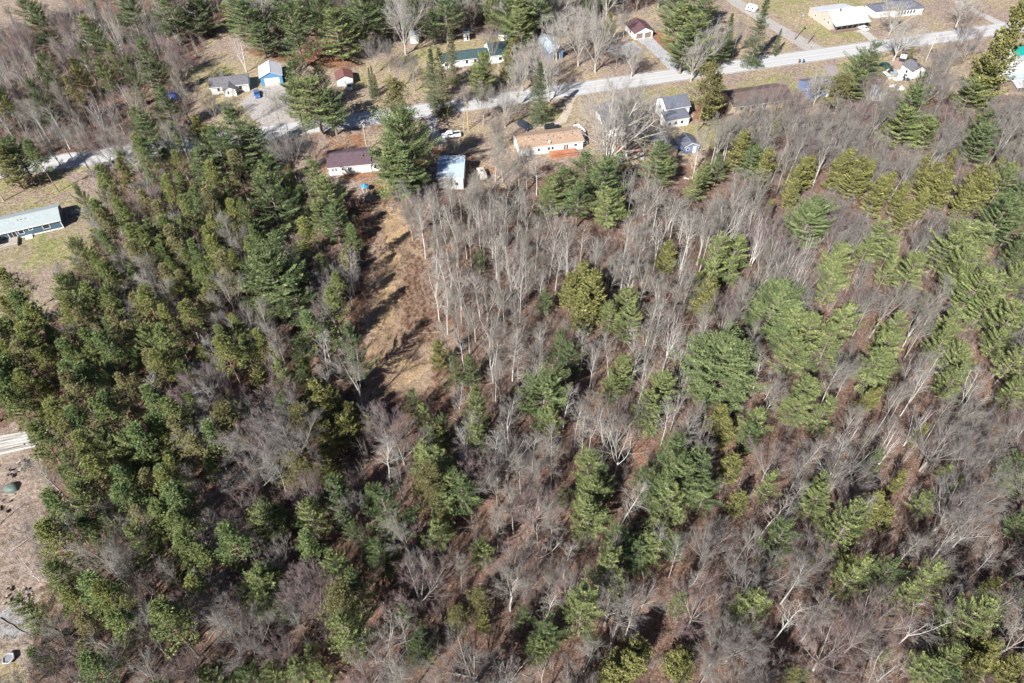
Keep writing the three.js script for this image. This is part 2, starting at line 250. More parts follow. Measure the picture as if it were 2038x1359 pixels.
house('mobile_home', 'long blue home with pale grey roof and white-framed windows beside the left edge', [-46, 493.5], [128, 453], (L) => [{ d1: 7.4, h: 2.6, rh: 1.35, wall: M.blueWall, roof: M.rPale }], (G, L) => {
  part('corner_board', box(.16, 2.5, .16, 0, 1.25, 0), M.trim, G, L - .06, .02, .04);
  part('skirting', box(L, .28, .06, L / 2, .1, .04), M.trim, G);
  for (const [x, w, h, y] of [[L - 3.6, 1.5, 1.1, 1.55], [L - 7.1, .8, .5, 1.9], [L - 9.4, 1.1, .9, 1.6], [L - 14.6, 1.2, .9, 1.6], [L - 20, 1.2, .9, 1.6]]) opening(G, ['f', 0], x, y, w, h);
  for (const x of [L - 11.9, L - 11]) opening(G, ['f', 0], x, 1.15, .8, 2, 'door', M.trim, M.glass);
  for (const x of [L - 7.6, L - 8.6, L - 9.4]) vent(G, x, 3.6, 2.4, .1, .4);
  part('porch_roof', box(5, .1, 3, 0, 0, 0), M.rPale, G, L - 17.2, 2.5, 1.7);
  for (const x of [-2.3, 2.3]) part('porch_post', box(.12, 2.45, .12), M.trim, G, L - 17.2 + x, 1.22, 3);
  const dk = part('deck', box(7.5, .12, 3.4), M.wood, G, L - 14.4, .62, 1.78); part('deck_skirt', box(7.4, .5, 3.3, 0, -.34, 0), M.wood, dk);
  part('steps', merge([box(1.6, .4, .9, 0, .2, 0), box(1.6, .2, .4, 0, .1, .65)]), M.trim, G, L - 8.2, .0, .55);
});
house('white_house', 'white house with weathered grey roof and front wing left of the blue garage', [423, 188.5], [497.5, 180.5], (L) => [{ d1: 7, h: 2.5, rh: 1.4, wall: M.white, roof: M.rGrey }, { x0: 4.2, x1: 8, d0: -2.6, d1: 1.2, h: 2.3, rh: .9, ax: 'z', wall: M.white, roof: M.rGrey, ov: .25 }], (G, L) => {
  opening(G, ['f', 0], 2.4, 1.5, .8, 1.1); opening(G, ['f', 0], L - 2.6, 1.5, 1, 1.2); opening(G, ['f', -2.6], 5.6, 1.4, .5, 1.1); opening(G, ['f', 0], 3.6, 1.1, .8, 1.9, 'door', M.trim, M.doorW);
  part('chimney', box(.9, 1.6, .9), M.chim, G, 4, 4, -5.2);
});
house('garage', 'bright blue garage with white metal roof and wide white door', [522, 171.3], [564.5, 166], (L) => [{ d1: 8.4, h: 2.9, rh: 1.5, ax: 'z', wall: M.skyBlue, roof: M.rWhite }], (G, L) => { opening(G, ['f', 0], L / 2 + .1, 1.15, L * .66, 2.2, 'door', M.trim, M.doorW); part('ridge_cap', box(.3, .06, 8.8), M.trim, G, L / 2, 4.58, -4.2); }, 'garage');
house('garage', 'small white garage with rusty red roof behind the tall roadside pines', [672.5, 172], [704, 168.2], (L) => [{ d1: 5.6, h: 2.3, rh: 1.1, ax: 'z', wall: M.white, roof: M.rRed }], (G, L) => { opening(G, ['f', 0], L * .4, 1.05, 2.4, 2, 'door', M.trim, M.doorW); }, 'garage');
house('ranch_house', 'low white house with dark green roof behind roadside spruces', [880, 138.5], [1012, 122.5], (L) => [{ x1: 3.2, d1: 6.4, h: 2.6, rh: 1, wall: M.white, roof: M.rGreen }, { x0: 3.2, x1: L - 6.4, d0: .6, d1: 7.2, h: 2.5, rh: 1.3, wall: M.white, roof: M.rGreen }, { x0: L - 6.4, x1: L, d1: 9.8, h: 2.9, rh: 2.3, wall: M.white, roof: M.rGreen }], (G, L) => {
  for (const x of [1.6, L - 3]) opening(G, ['f', 0], x, 1.5, 1.2, 1.1); for (const x of [9, 12, 15]) opening(G, ['f', .6], x, 1.4, .9, 1.1); opening(G, ['f', .6], 7, 1.05, .9, 1.95, 'door', M.trim, M.doorW);
  part('rake_board', box(.14, .25, 5.6), M.trim, G, L - 6.75, 4.1, -2.3).rotation.x = .45;
  part('porch_rail', box(6, .08, .08, 0, .9, 0), M.trim, G, 9.5, 0, .9);
});
house('privy', 'narrow white wooden outhouse with dark doorway beyond the green-roofed house', [923.5, 81.2], [934.5, 80.4], (L) => [{ d1: 2.2, h: 2.7, rh: .6, peak: 1, wall: M.white, roof: M.rSlate, ov: .15 }], (G, L) => opening(G, ['f', 0], L * .66, 1, .7, 1.8, 'door', M.trim, M.dark), 'shed');
house('tool_shed', 'little white shed half hidden behind a forked bare tree', [818, 87], [834, 85.5], (L) => [{ d1: 3, h: 2.6, rh: .9, ax: 'z', wall: M.white, roof: M.rBlueMetal, ov: .2 }], (G, L) => opening(G, ['f', 0], L * .5, 1, .8, 1.9, 'door', M.trim, M.doorW), 'shed');
house('metal_shed', 'long shed with pale metal roof in tree shade between bare trees', [1094, 120], [1120, 116], (L) => [{ d1: 13, h: 2.6, rh: 1, ax: 'z', wall: M.slateBlue, roof: M.rBlueMetal }], (G, L) => opening(G, ['f', 0], L * .5, 1.05, 2.2, 2.1, 'door', M.trim, M.dark), 'shed');
house('garage', 'white two-door garage with maroon roof at the end of a paved drive', [1262, 78.5], [1298, 73.8], (L) => [{ d1: 8.6, h: 2.5, rh: 1.6, ax: 'z', wall: M.white, roof: M.rMaroon, ov: .5 }], (G, L) => { for (const x of [L * .27, L * .73]) opening(G, ['f', 0], x, 1.1, L * .36, 2, 'door', M.trim, M.brownSide); opening(G, ['l', 0], 3.6, 1.4, 1, .9); }, 'garage');
house('farmhouse', 'cream farmhouse with pale metal roof and long front porch by the side road', [1652, 61], [1719, 51.5], (L) => [{ d1: 8.5, h: 3.6, rh: 2.1, wall: M.cream, roof: M.rPaleBlue, ov: .3 }, { d0: 8.5, d1: 15, h: 2.6, rh: 1.2, peak: 0, wall: M.cream, roof: M.rWhite, ov: .2 }], (G, L) => {
  const r = part('porch_roof', box(L + .7, .1, 3), M.rPaleBlue, G, L / 2, 2.95, 1.35); r.rotation.x = .2;
  for (let k = 0; k <= 6; k++) part('porch_post', box(.13, 2.45, .13), M.brownSide, G, .2 + k * (L - .4) / 6, 1.3, 2.6);
  part('porch_floor', box(L + .2, .4, 2.8), M.brownSide, G, L / 2, .2, 1.4); part('porch_rail', box(L * .62, .5, .06), M.brownSide, G, L * .31, .75, 2.7);
  for (const x of [2.5, 5.5, 8.5, 11.5]) opening(G, ['f', 0], x, 1.6, .9, 1.3);
  for (const d of [2.2, 5]) opening(G, ['l', 0], d, 2.2, .7, 1); for (const d of [10.5]) opening(G, ['l', 0], d, 1.5, .7, .8);
  part('chimney', box(.5, 1.3, .5), M.chim, G, 4.6, 5.6, -3.4);
});
house('ranch_house', 'white ranch house with dark slate hip roof beyond a bare yard tree', [1743, 38.5], [1833.5, 27.8], (L) => [], (G, L) => {
  part('wall', box(L - 8, 2.6, 9, 8 + (L - 8) / 2, 1.3, -4.5), M.white, G); hipRoof(G, 8, L, 0, 9, 2.6, 1.5, M.rSlate);
  part('garage_wall', box(8, 2.4, 7, 4, 1.2, -4.8), M.white, G); hipRoof(G, 0, 8, 1.3, 8.3, 2.4, 1.1, M.rSlate, .3);
  for (let k = 0; k < 6; k++) opening(G, ['f', 0], 9.6 + k * 1.35, 1.4, .8, 1.3); opening(G, ['f', 1.3], 4, 1.05, 4.2, 2, 'door', M.trim, M.doorW);
});
house('white_house', 'white house with plum-coloured roof left of the largest roadside pine', [657, 349.5], [740, 341.5], (L) => [{ d1: 8.6, h: 2.7, rh: 1.5, wall: M.white, roof: M.rPlum }, { x0: L, x1: L + 4, d0: .3, d1: 5, h: 2.4, rh: .8, wall: M.white, roof: M.rPlum, ov: .2 }], (G, L) => {
  for (const x of [1.1, 2, 3.8, 5.6, 6.1]) opening(G, ['f', 0], x, 1.7, .45, .7); opening(G, ['f', .3], L + 1.2, 1.4, .8, 1.1);
  vent(G, L - 2, 3.9, 2.4, .22, .8); vent(G, L - 2.4, 3.6, 1.9, .12, .4);
});
house('barn', 'pale blue metal-roofed barn with white wall behind thin bare trees', [873, 376], [922.5, 376.5], (L) => [{ d1: 9.5, h: 4, rh: 1.5, wall: M.white, roof: M.rBlueMetal, peak: .85 }], (G, L) => { opening(G, ['f', 0], 2.6, 1.5, 2.4, 2.8, 'door', M.trim, M.doorW); opening(G, ['f', 0], L - 1.8, 1.8, .8, 1); }, 'barn');
house('mobile_home', 'white home with mottled orange-brown roof and red rear deck', [1034, 311.5], [1159.5, 295.6], (L) => [{ d1: 8, h: 2.7, rh: 1.25, wall: M.white, roof: M.rOrange }], (G, L) => {
  for (const x of [L - 5.6, L - 4.9]) opening(G, ['f', 0], x, 1.2, .5, 1.7, 'door', M.trim, M.glass); opening(G, ['f', 0], L - 2.3, 1.6, .9, .7); for (const x of [L - 10.5, L - 9.4, L - 13.6]) opening(G, ['f', 0], x, 1.5, .7, .9);
  for (const [x, d] of [[3.5, 3.2], [4.6, 2.3], [9.4, 3.2], [10.8, 2.5], [14, 3.5], [16.6, 2.6], [16.9, 3.3], [8.6, 1.3], [12.6, 1.6]]) vent(G, x, 3.1 + d * .26, d, .13, .4);
  part('satellite_dish', new THREE.SphereGeometry(.5, 12, 6, 0, 6.3, 0, .9).rotateX(1.2), M.trim, G, 9, 3.5, -.4);
  part('deck', box(8.2, .14, 3.4), M.redwood, G, L - 6.5, .6, 1.8); for (let k = 0; k < 9; k++) part('deck_rail_post', box(.1, .95, .1), M.redwood, G, L - 10.5 + k, 1.05, 3.4); part('deck_rail', box(8.2, .1, .14), M.redwood, G, L - 6.5, 1.5, 3.4); part('deck_skirt', box(8, .5, 3.2), M.redwood, G, L - 6.5, .26, 1.8);
});
house('white_house', 'white house with slate roof underneath the largest spreading bare tree', [1213, 272], [1264, 265], (L) => [{ d1: 13, h: 2.7, rh: 1.9, ax: 'z', wall: M.white, roof: M.rSlate }], (G, L) => { for (const d of [2, 5, 8, 11]) opening(G, ['l', 0], d, 1.5, .9, 1.1); opening(G, ['f', 0], L * .3, 1.5, 1, 1.2); opening(G, ['f', 0], L * .6, 1.05, .9, 1.95, 'door', M.trim, M.doorW); });
house('white_house', 'two-storey white house with slate roof and lower rear wing', [1323, 256], [1369.5, 248], (L) => [{ x0: 1.6, x1: L + 1.6, d0: 3.6, d1: 10.5, h: 4.4, rh: 2.1, wall: M.white, roof: M.rSlate }, { d0: 0, d1: 3.6, h: 2.5, rh: 1, peak: 1, wall: M.white, roof: M.rSlate, ov: .2 }], (G, L) => { for (const x of [1.4, 3.4, 5.6]) opening(G, ['f', 0], x, 1.4, .9, 1); opening(G, ['f', 3.6], L + .2, 2.9, .8, 1.1); for (const d of [5, 7.6]) opening(G, ['l', 1.6], d, 3.2, .7, 1.2); });
house('tool_shed', 'brown-sided shed with slate roof in front of the spreading bare tree', [1315, 313], [1346.5, 309.3], (L) => [{ d1: 8, h: 2.4, rh: 1.1, ax: 'z', wall: M.brownSide, roof: M.rSlate, ov: .4 }], (G, L) => { opening(G, ['f', 0], L * .5, 1.05, 1.6, 1.9, 'door', M.brownSide, M.brownSide); for (const d of [2, 4.2, 6.4]) opening(G, ['l', 0], d, 1.3, .8, .8); }, 'shed');
house('garden_shed', 'small slate-blue shed with white trim, one window and one door', [1358.5, 306.5], [1389, 302], (L) => [{ d1: 5.4, h: 2.3, rh: 1.15, ax: 'z', wall: M.slateBlue, roof: M.rSlate, ov: .3 }], (G, L) => { opening(G, ['f', 0], L * .27, 1.4, .75, .75); opening(G, ['f', 0], L * .72, 1.05, .75, 1.9, 'door', M.trim, M.doorW); for (const s of [-1, 1]) { const r = part('rake_board', box(L / 2 + .4, .16, .06), M.trim, G, L / 2 + s * L / 4, 2.82, .32); r.rotation.z = -s * Math.atan2(1.15, L / 2); } }, 'shed');
house('ranch_house', 'tan house with long brown roof behind budding bare trees', [1457, 227], [1572, 211], (L) => [{ d1: 10, h: 2.6, rh: 1.7, wall: M.tan, roof: M.rBrown, ov: .5 }], (G, L) => { for (const x of [3, 7, 11, 15]) opening(G, ['f', 0], x, 1.5, 1.3, 1.1); opening(G, ['f', 0], 9, 1.05, .9, 1.95, 'door', M.trim, M.doorW); opening(G, ['l', 0], 5, 1.5, 1.1, 1); });
house('blue_house', 'blue-walled house with dark roof half hidden by a yellowish pine', [1611, 197], [1668, 190], (L) => [{ d1: 8, h: 2.7, rh: 1.5, wall: M.slateBlue, roof: M.rGrey }], (G, L) => { opening(G, ['f', 0], 2.2, 1.4, .8, 1.1); opening(G, ['f', 0], 6.2, 1.05, .9, 1.95, 'door', M.trim, M.doorW); opening(G, ['l', 0], 3, 1.4, .9, 1); });
house('tool_shed', 'tiny white shed among purple bare trees near the junk yard', [1737, 202], [1759, 199.5], (L) => [{ d1: 4, h: 2.4, rh: 1, ax: 'z', wall: M.white, roof: M.rWhite, ov: .2 }], (G, L) => opening(G, ['f', 0], L * .5, 1.05, 1, 1.9, 'door', M.trim, M.doorW), 'shed');
house('cottage', 'small white cottage with dark roof beside the junk heap', [1811, 157], [1836, 153], (L) => [{ d1: 5.5, h: 2.8, rh: 1.3, ax: 'z', wall: M.white, roof: M.rGrey, ov: .35 }], (G, L) => { opening(G, ['f', 0], L * .62, 1.9, .8, .9); opening(G, ['l', 0], 2.6, 1.4, .9, 1); opening(G, ['f', 0], L * .25, 1.05, .8, 1.9, 'door', M.trim, M.doorW); });
house('outbuilding', 'white-walled outbuilding with bright teal roof at the right edge', [2014, 128], [2080, 120], (L) => [{ d1: 7, h: 2.6, rh: 1.6, wall: M.white, roof: M.rTeal }], (G, L) => opening(G, ['f', 0], 3, 1.05, 2.4, 2, 'door', M.trim, M.doorW), 'outbuilding');
house('white_house', 'house with bright white metal roof behind the tall yellow-green cedar', [2006, 165], [2080, 155], (L) => [{ d1: 11, h: 2.8, rh: 1.4, wall: M.white, roof: M.rWhite }, { x0: -1.6, x1: 5, d0: -2.6, d1: 0, h: 2.2, rh: .6, peak: 1, wall: M.slateBlue, roof: M.rBlueMetal, ov: .3 }], (G, L) => { opening(G, ['f', 0], 8, 1.4, 1, 1.1); opening(G, ['f', -2.6], 1.5, 1.2, .8, 1); });
house('carport', 'low carport with grey metal roof at the right edge', [2018, 184], [2075, 176], (L) => [{ d1: 5, h: 2, rh: .9, wall: M.brownSide, roof: M.rWhite, ov: .5 }], (G, L) => opening(G, ['f', 0], 2.4, 1, 2.4, 1.7, 'door', M.brownSide, M.dark), 'carport');
// ---------- tree kinds ----------
const BARK = new THREE.MeshStandardMaterial({ vertexColors: true, roughness: .95 });
const LEAF = new THREE.MeshStandardMaterial({ vertexColors: true, roughness: .75 });

function walk(R, p, d, len, n, wig, up) { const pts = [p.clone()], dirs = [d.clone()]; d = d.clone(); p = p.clone(); for (let k = 0; k < n; k++) { d.x += (R() - .5) * wig; d.y += (R() - .5) * wig + up; d.z += (R() - .5) * wig; d.normalize(); p.addScaledVector(d, len / n); pts.push(p.clone()); dirs.push(d.clone()); } return { pts, dirs, len }; }
function along(w, t) { const f = Math.min(.9999, t) * (w.pts.length - 1), k = Math.floor(f); return [w.pts[k].clone().lerp(w.pts[k + 1], f - k), w.dirs[Math.min(k + 1, w.dirs.length - 1)]]; }
function veer(R, d, ang) { const a = V(R() - .5, R() - .5, R() - .5).cross(d).normalize(); return d.clone().applyAxisAngle(a, ang); }
const radii = (n, a, b) => Array.from({ length: n }, (_, k) => a + (b - a) * Math.pow(k / (n - 1), .8));

function bareTree(seed, o) {                      // leafless tree: o.form 'vase' (forks low, spreading) or 'pole' (one leader)
  const R = rng(seed), wood = new Geo(), tw = new Geo(), h = o.h;
  const twig = (w, lev) => {
    const n = o.nt;
    for (let k = 0; k < n; k++) {
      const [p, d] = along(w, .25 + .75 * (k + R()) / n), q = veer(R, d, .35 + R() * .5); q.y += .12; q.normalize();
      const l = o.tl * (.55 + .8 * R()), m = p.clone().addScaledVector(q, l), c = tint(mixc(o.tc, o.tip, R()), .8 + .4 * R());
      tw.spike(p, m, o.tr * (.8 + .5 * R()), c, mixc(c, o.tip, .6));
      if (R() < .55) { const e = p.clone().lerp(m, .35 + R() * .3); tw.spike(e, e.clone().addScaledVector(veer(R, q, .5), l * .55), o.tr * .7, c); }
    }
    const e = w.pts[w.pts.length - 1]; tw.spike(e, e.clone().addScaledVector(w.dirs[w.dirs.length - 1], o.tl), o.tr, o.tc, o.tip);
  };
  const limb = (p, d, len, r, lev) => {
    const n = lev === 0 ? 7 : lev === 1 ? 4 : 3, w = walk(R, p, d, len, n, o.wig * (lev ? 1.2 : 1), o.up * (lev ? 1.3 : 1)), c = tint(mixc(o.bark, o.tc, lev * .32), .88 + .24 * R());
    (lev === 0 ? wood : tw).tube(w.pts, radii(n + 1, r, lev === 2 ? r * .35 : r * .3), lev === 0 ? 6 : lev === 1 ? 4 : 3, c);
    if (lev === 2) return twig(w);
    const nb = lev === 0 ? o.n1 : o.n2;
    for (let k = 0; k < nb; k++) {
      const t = (lev === 0 ? .22 : .15) + (lev === 0 ? .78 : .85) * (k + R()) / nb, [q, e] = along(w, t);
      limb(q, veer(R, e, o.ang * (.7 + .6 * R())), len * (.42 * (1 - t) + (lev ? .3 : .2)) * (.75 + .5 * R()), r * (.52 * (1 - t * .6)), lev + 1);
    }
    if (lev === 1) twig(w);
  };
  if (o.form === 'vase') {
    const th = h * o.fork, w = walk(R, V(0, -.3, 0), V((R() - .5) * .12, 1, (R() - .5) * .12).normalize(), th + .3, 4, .08, .02);
    wood.tube(w.pts, [o.r * 1.35, o.r * 1.05, o.r, o.r * .92, o.r * .8], 7, o.bark);
    const a0 = R() * 6.28;
    for (let k = 0; k < o.nl; k++) {
      const az = a0 + k * 6.283 / o.nl + (R() - .5) * .7, ti = k === 0 ? .08 : o.tilt * (.55 + .6 * R()), [p] = along(w, .72 + .28 * R());
      limb(p, V(Math.cos(az) * Math.sin(ti), Math.cos(ti), Math.sin(az) * Math.sin(ti)), (h - th) * (.78 + .3 * R()) / Math.sqrt(Math.cos(ti)), o.r * (.42 + .18 * R()), 0);
    }
  } else {
    const w = walk(R, V(0, -.3, 0), V((R() - .5) * .1, 1, (R() - .5) * .1).normalize(), h + .3, 9, .07 * (o.crook ?? 1), .02);
    wood.tube(w.pts, radii(10, o.r * 1.15, .02), 6, o.bark);
    for (let k = 0; k < o.nb; k++) {
      const t = o.base + (.985 - o.base) * (k + R()) / o.nb, [p, d] = along(w, t), s = (t - o.base) / (1 - o.base), L = o.cr * (.35 + 1.1 * Math.sin(Math.PI * (.18 + .72 * s))) * (.6 + .55 * R());
      const q = veer(R, d, o.ang * (1.1 - .4 * s) * (.8 + .4 * R())); limb(p, q, L, Math.max(.025, o.r * .33 * (1 - s * .7)), 1);
    }
    twig(w);
  }
  return { wood: wood.build(), leaf: tw.build(), h, r: o.cr ?? h * .3, mats: [BARK, BARK] };
}

function tuft(g, R, p, d, K, len, w, c, spread, nx = 0, ny = 1, nz = 0) { for (let k = 0; k < K; k++) { let x = d.x * .8 + (R() - .5) * spread, y = d.y * .8 + (R() - .5) * spread + .22, z = d.z * .8 + (R() - .5) * spread; const l = 1 / Math.hypot(x, y, z); g.blade(p.x, p.y, p.z, x * l, y * l, z * l, len * (.7 + .6 * R()), w, R, tint(c, .62 + .76 * R()), nx, ny, nz); } }
function pine(seed, o) {                          // conifer with whorls of plumed branches
  const R = rng(seed), wood = new Geo(), lf = new Geo(), h = o.h, y0 = h * o.base;
  const w = walk(R, V(0, -.3, 0), V((R() - .5) * .05, 1, (R() - .5) * .05).normalize(), h + .3, 8, .03, .02);
  wood.tube(w.pts, radii(9, o.tr, .03), 7, o.bark);
  for (let y = y0; y < h - .15; y += o.ws * (.75 + .5 * R())) {
    const t = (y - y0) / (h - y0), nb = Math.max(3, Math.round(o.nb * (.7 + .5 * R()))), a0 = R() * 6.28;
    for (let k = 0; k < nb; k++) {
      if (R() < o.gap) continue;
      const az = a0 + k * 6.283 / nb + (R() - .5) * .8, L = Math.max(.35, o.r * o.prof(t) * (.6 + .55 * R())), el = o.el0 + (o.el1 - o.el0) * t + (R() - .5) * .3;
      const [p] = along(w, (y + .3) / (h + .3)), b = walk(R, p, V(Math.cos(az) * Math.cos(el), Math.sin(el), Math.sin(az) * Math.cos(el)), L, 4, .16, o.up), c = tint(mixc(o.c1, o.c2, R()), .78 + .44 * R());
      lf.spike(p, b.pts[3], .03 + L * .008, o.bark);
      const n = Math.max(2, Math.round(L * (1 - o.in) / o.step));
      for (let s = 0; s <= n; s++) {
        const u = o.in + (1 - o.in) * s / n, [q, d] = along(b, u), side = V(-d.z, .0, d.x).normalize(), sl = Math.min(o.pmax, o.pw * L) * Math.sin(Math.PI * Math.min(1, (1 - u) * .75 + .22)) * (.7 + .5 * R());
        const ox = Math.cos(az) * .7, oz = Math.sin(az) * .7; tuft(lf, R, q, d, o.K, o.nl, o.nw, c, 1.3, ox, .9, oz);
        for (const sg of [-1, 1]) {
          const sd = d.clone().multiplyScalar(.62).addScaledVector(side, sg).add(V(0, o.rise, 0)).normalize(), m = Math.max(1, Math.round(sl / o.step));
          for (let e = 1; e <= m; e++) { const pp = q.clone().addScaledVector(sd, sl * (e - R() * .4) / m); tuft(lf, R, pp, sd, o.K, o.nl, o.nw, tint(c, .92 + .16 * R()), 1.3, ox, .9, oz); }
        }
      }
    }
  }
  tuft(lf, R, V(w.pts[8].x, h - .3, w.pts[8].z), V(0, 1, 0), 12, o.nl * 1.4, o.nw, o.c2, .9);
  return { wood: wood.build(), leaf: lf.build(), h, r: o.r, mats: [BARK, LEAF] };
}
function clumpPine(seed, o) {                     // tall pine with a bare reddish trunk and rounded needle clumps near the top
  const R = rng(seed), wood = new Geo(), lf = new Geo(), h = o.h;
  const w = walk(R, V(0, -.3, 0), V((R() - .5) * .06, 1, (R() - .5) * .06).normalize(), h + .3, 8, .05, .02), cs = w.pts.map((_, k) => mixc(o.bark, o.bark2, k / 8));
  wood.tube(w.pts, radii(9, o.tr, .04), 6, cs);
  for (let k = 0; k < o.nb * .4; k++) { const [p, d] = along(w, .25 + R() * (o.base - .22)), q = veer(R, d, 1.3); lf.spike(p, p.clone().addScaledVector(q, .6 + R() * 1.4), .025, tint(o.bark, .8)); }
  for (let k = 0; k < o.nb; k++) {
    const t = o.base + (1 - o.base) * Math.pow((k + R()) / o.nb, .85), s = (t - o.base) / (1 - o.base), [p] = along(w, t), az = k * 2.4 + R(), L = o.r * (o.cone ? (s < .12 ? .6 + s * 3 : 1.02 - .85 * s) : .25 + .85 * Math.sin(Math.PI * (.28 + .68 * s))) * (.55 + .6 * R()), el = .05 + .7 * s + (R() - .5) * .4;
    const b = walk(R, p, V(Math.cos(az) * Math.cos(el), Math.sin(el), Math.sin(az) * Math.cos(el)), L, 3, .3, .08), c = tint(mixc(o.c1, o.c2, R()), .82 + .36 * R());
    lf.spike(p, b.pts[3], .045, o.bark2);
    for (let j = 0; j < o.nc; j++) {
      const [q] = along(b, 1 - j * .32 * (.7 + .6 * R())), rr = o.cr * (.65 + .6 * R());
      for (let m = 0; m < o.m; m++) { const a = R() * 6.283, z = R() * 1.5 - .5, ss = Math.sqrt(Math.max(0, 1 - z * z)), d = V(Math.cos(a) * ss, z, Math.sin(a) * ss), f = .45 + .55 * R(); tuft(lf, R, q.clone().add(V(d.x * rr * f, d.y * rr * f * .7, d.z * rr * f)), d, o.K, o.nl, o.nw, c, 1.1, d.x, d.y + .35, d.z); }
    }
  }
  return { wood: wood.build(), leaf: lf.build(), h, r: o.r, mats: [BARK, LEAF] };
}
const KIND = {};
function variants(key, n, fn) { KIND[key] = Array.from({ length: n }, (_, k) => fn(k)); }
const gb = [.30, .275, .25];
// maples: wide vase with purplish twigs
variants('M', 6, (k) => bareTree(100 + k, { form: 'vase', h: 15 + k % 3, fork: .2 + .07 * (k % 3), r: .23, nl: 6 + k % 3, tilt: .55 + .07 * (k % 3), n1: 8, n2: 6, nt: 7, ang: .5, wig: .1, up: .05, tl: 1.05, tr: .018, bark: [.31, .292, .268], tc: [.19, .177, .165], tip: k % 3 === 1 ? [.2, .118, .122] : [.18, .16, .15] }));
// grey slender woodland trees
variants('G', 8, (k) => bareTree(200 + k, { form: k % 3 ? 'pole' : 'vase', h: 15 + (k * 5) % 4, fork: .42, nl: 4, tilt: .34, n1: 6, n2: 5, nt: 6, r: .18, cr: 2.3 + .35 * (k % 3), base: .38 + .06 * (k % 3), nb: 22, ang: .6, wig: .2, up: .06, tl: 1.0, tr: .017, bark: mixc([.28, .262, .235], [.45, .43, .39], (k % 4) / 3), tc: [.222, .21, .185], tip: k % 2 ? [.2, .176, .155] : [.212, .2, .175] }));
// pale barked trees
variants('P', 7, (k) => bareTree(300 + k, { form: k % 3 === 1 ? 'vase' : 'pole', h: 14 + (k * 3) % 5, fork: .35, nl: 4, tilt: .4, n1: 6, n2: 4, nt: 4, r: .165, cr: 2.4 + .5 * (k % 2), base: .42, nb: 22, ang: .78, wig: .26, up: .04, crook: 1.8, tl: .85, tr: .017, bark: [.5, .48, .445], tc: [.36, .34, .31], tip: [.27, .25, .225] }));
// white stemmed clumps
variants('B', 4, (k) => bareTree(400 + k, { form: 'vase', h: 15 + k, fork: .12, nl: 4 + k % 2, tilt: .3, n1: 5, n2: 4, nt: 5, r: .2, ang: .5, wig: .12, up: .05, tl: .9, tr: .015, bark: [.74, .71, .67], tc: [.42, .36, .34], tip: [.3, .22, .22] }));
// old spreading yard trees
variants('O', 3, (k) => bareTree(500 + k, { form: 'vase', h: 19, fork: .22, nl: 8, tilt: .7, n1: 10, n2: 7, nt: 9, r: .5, ang: .7, wig: .24, up: .035, tl: 1.1, tr: .017, bark: [.4, .375, .34], tc: [.37, .35, .32], tip: [.31, .285, .26] }));
const wb = [.2, .165, .135];
const whiteP = (c1, c2, dome) => (k) => ({ h: 18, r: 4.6 + .5 * (k % 3), base: dome ? .14 : .18 + .05 * (k % 2), prof: dome ? (t) => Math.sqrt(Math.max(0, 1 - Math.pow(t, 2.4) * .96)) * (t < .15 ? .7 + t * 2 : 1) * (.85 + .15 * Math.sin(t * 15 + k)) : (t) => (.45 + .8 * Math.pow(1 - t, .7)) * (t < .12 ? .6 + t * 3.3 : 1) * (.75 + .25 * Math.sin(t * 17 + k)), ws: .78, nb: dome ? 8 : 6, gap: .28, el0: dome ? .3 : .12, el1: 1.12, up: .13, in: .35, step: .4, pw: dome ? .165 : .21, pmax: .9, rise: .4, K: 8, nl: .4, nw: .092, tr: .27, bark: wb, c1, c2 });
variants('W', 6, (k) => pine(600 + k, whiteP([.082, .122, .048], [.152, .19, .076], k % 3 === 1)(k)));
variants('L', 6, (k) => pine(650 + k, whiteP([.112, .146, .052], [.245, .274, .104], k % 3 !== 0)(k)));
const bigP = (c1, c2) => (k) => ({ ...whiteP(c1, c2, true)(k), h: 21, r: 8, base: .16, ws: .7, nb: 8, gap: .16, pw: .16, pmax: 1.25, step: .42, in: .3, tr: .42, prof: (t) => Math.sqrt(Math.max(0, 1 - Math.pow(t, 2) * .97)) * (t < .15 ? .7 + t * 2 : 1) * (.88 + .12 * Math.sin(t * 19 + k)) });
variants('X', 3, (k) => pine(620 + k, bigP([.112, .152, .058], [.195, .235, .096])(k)));
variants('S', 4, (k) => pine(700 + k, { h: 14, r: 2.6, base: .05, prof: (t) => Math.pow(1 - t, .8) + .05, ws: .5, nb: 7, gap: .08, el0: -.3, el1: .5, up: .05, in: .25, step: .36, pw: .26, pmax: .7, rise: .05, K: 6, nl: .3, nw: .1, tr: .18, bark: [.2, .17, .14], c1: k % 2 ? [.115, .12, .055] : [.07, .1, .045], c2: k % 2 ? [.17, .165, .075] : [.115, .14, .065] }));
variants('C', 5, (k) => pine(750 + k, { h: 10, r: 2.1, base: .08, prof: (t) => .35 + .8 * Math.sin(Math.PI * Math.min(1, .25 + .72 * t)) * (.8 + .3 * Math.sin(t * 23 + k * 2)), ws: .45, nb: 6, gap: .2, el0: .35, el1: 1.15, up: .16, in: .35, step: .34, pw: .3, pmax: .6, rise: .35, K: 7, nl: .27, nw: .1, tr: .13, bark: [.22, .17, .13], c1: [.14, .145, .045], c2: [.23, .22, .07] }));
const RC = [[[.15, .192, .064], [.242, .278, .096]], [[.19, .21, .064], [.28, .292, .095]], [[.215, .2, .09], [.295, .272, .13]], [[.13, .19, .07], [.21, .265, .096]]];
variants('R', 8, (k) => clumpPine(800 + k, { h: 17 + k % 3, cone: 1, r: 2.9 + .35 * (k % 3), base: .4 + .06 * (k % 3), nb: 46, nc: 2, cr: .62, m: 15, K: 8, nl: .34, nw: .1, tr: .16, bark: [.2, .165, .14], bark2: [.36, .22, .14], c1: RC[k % 4][0], c2: RC[k % 4][1] }));
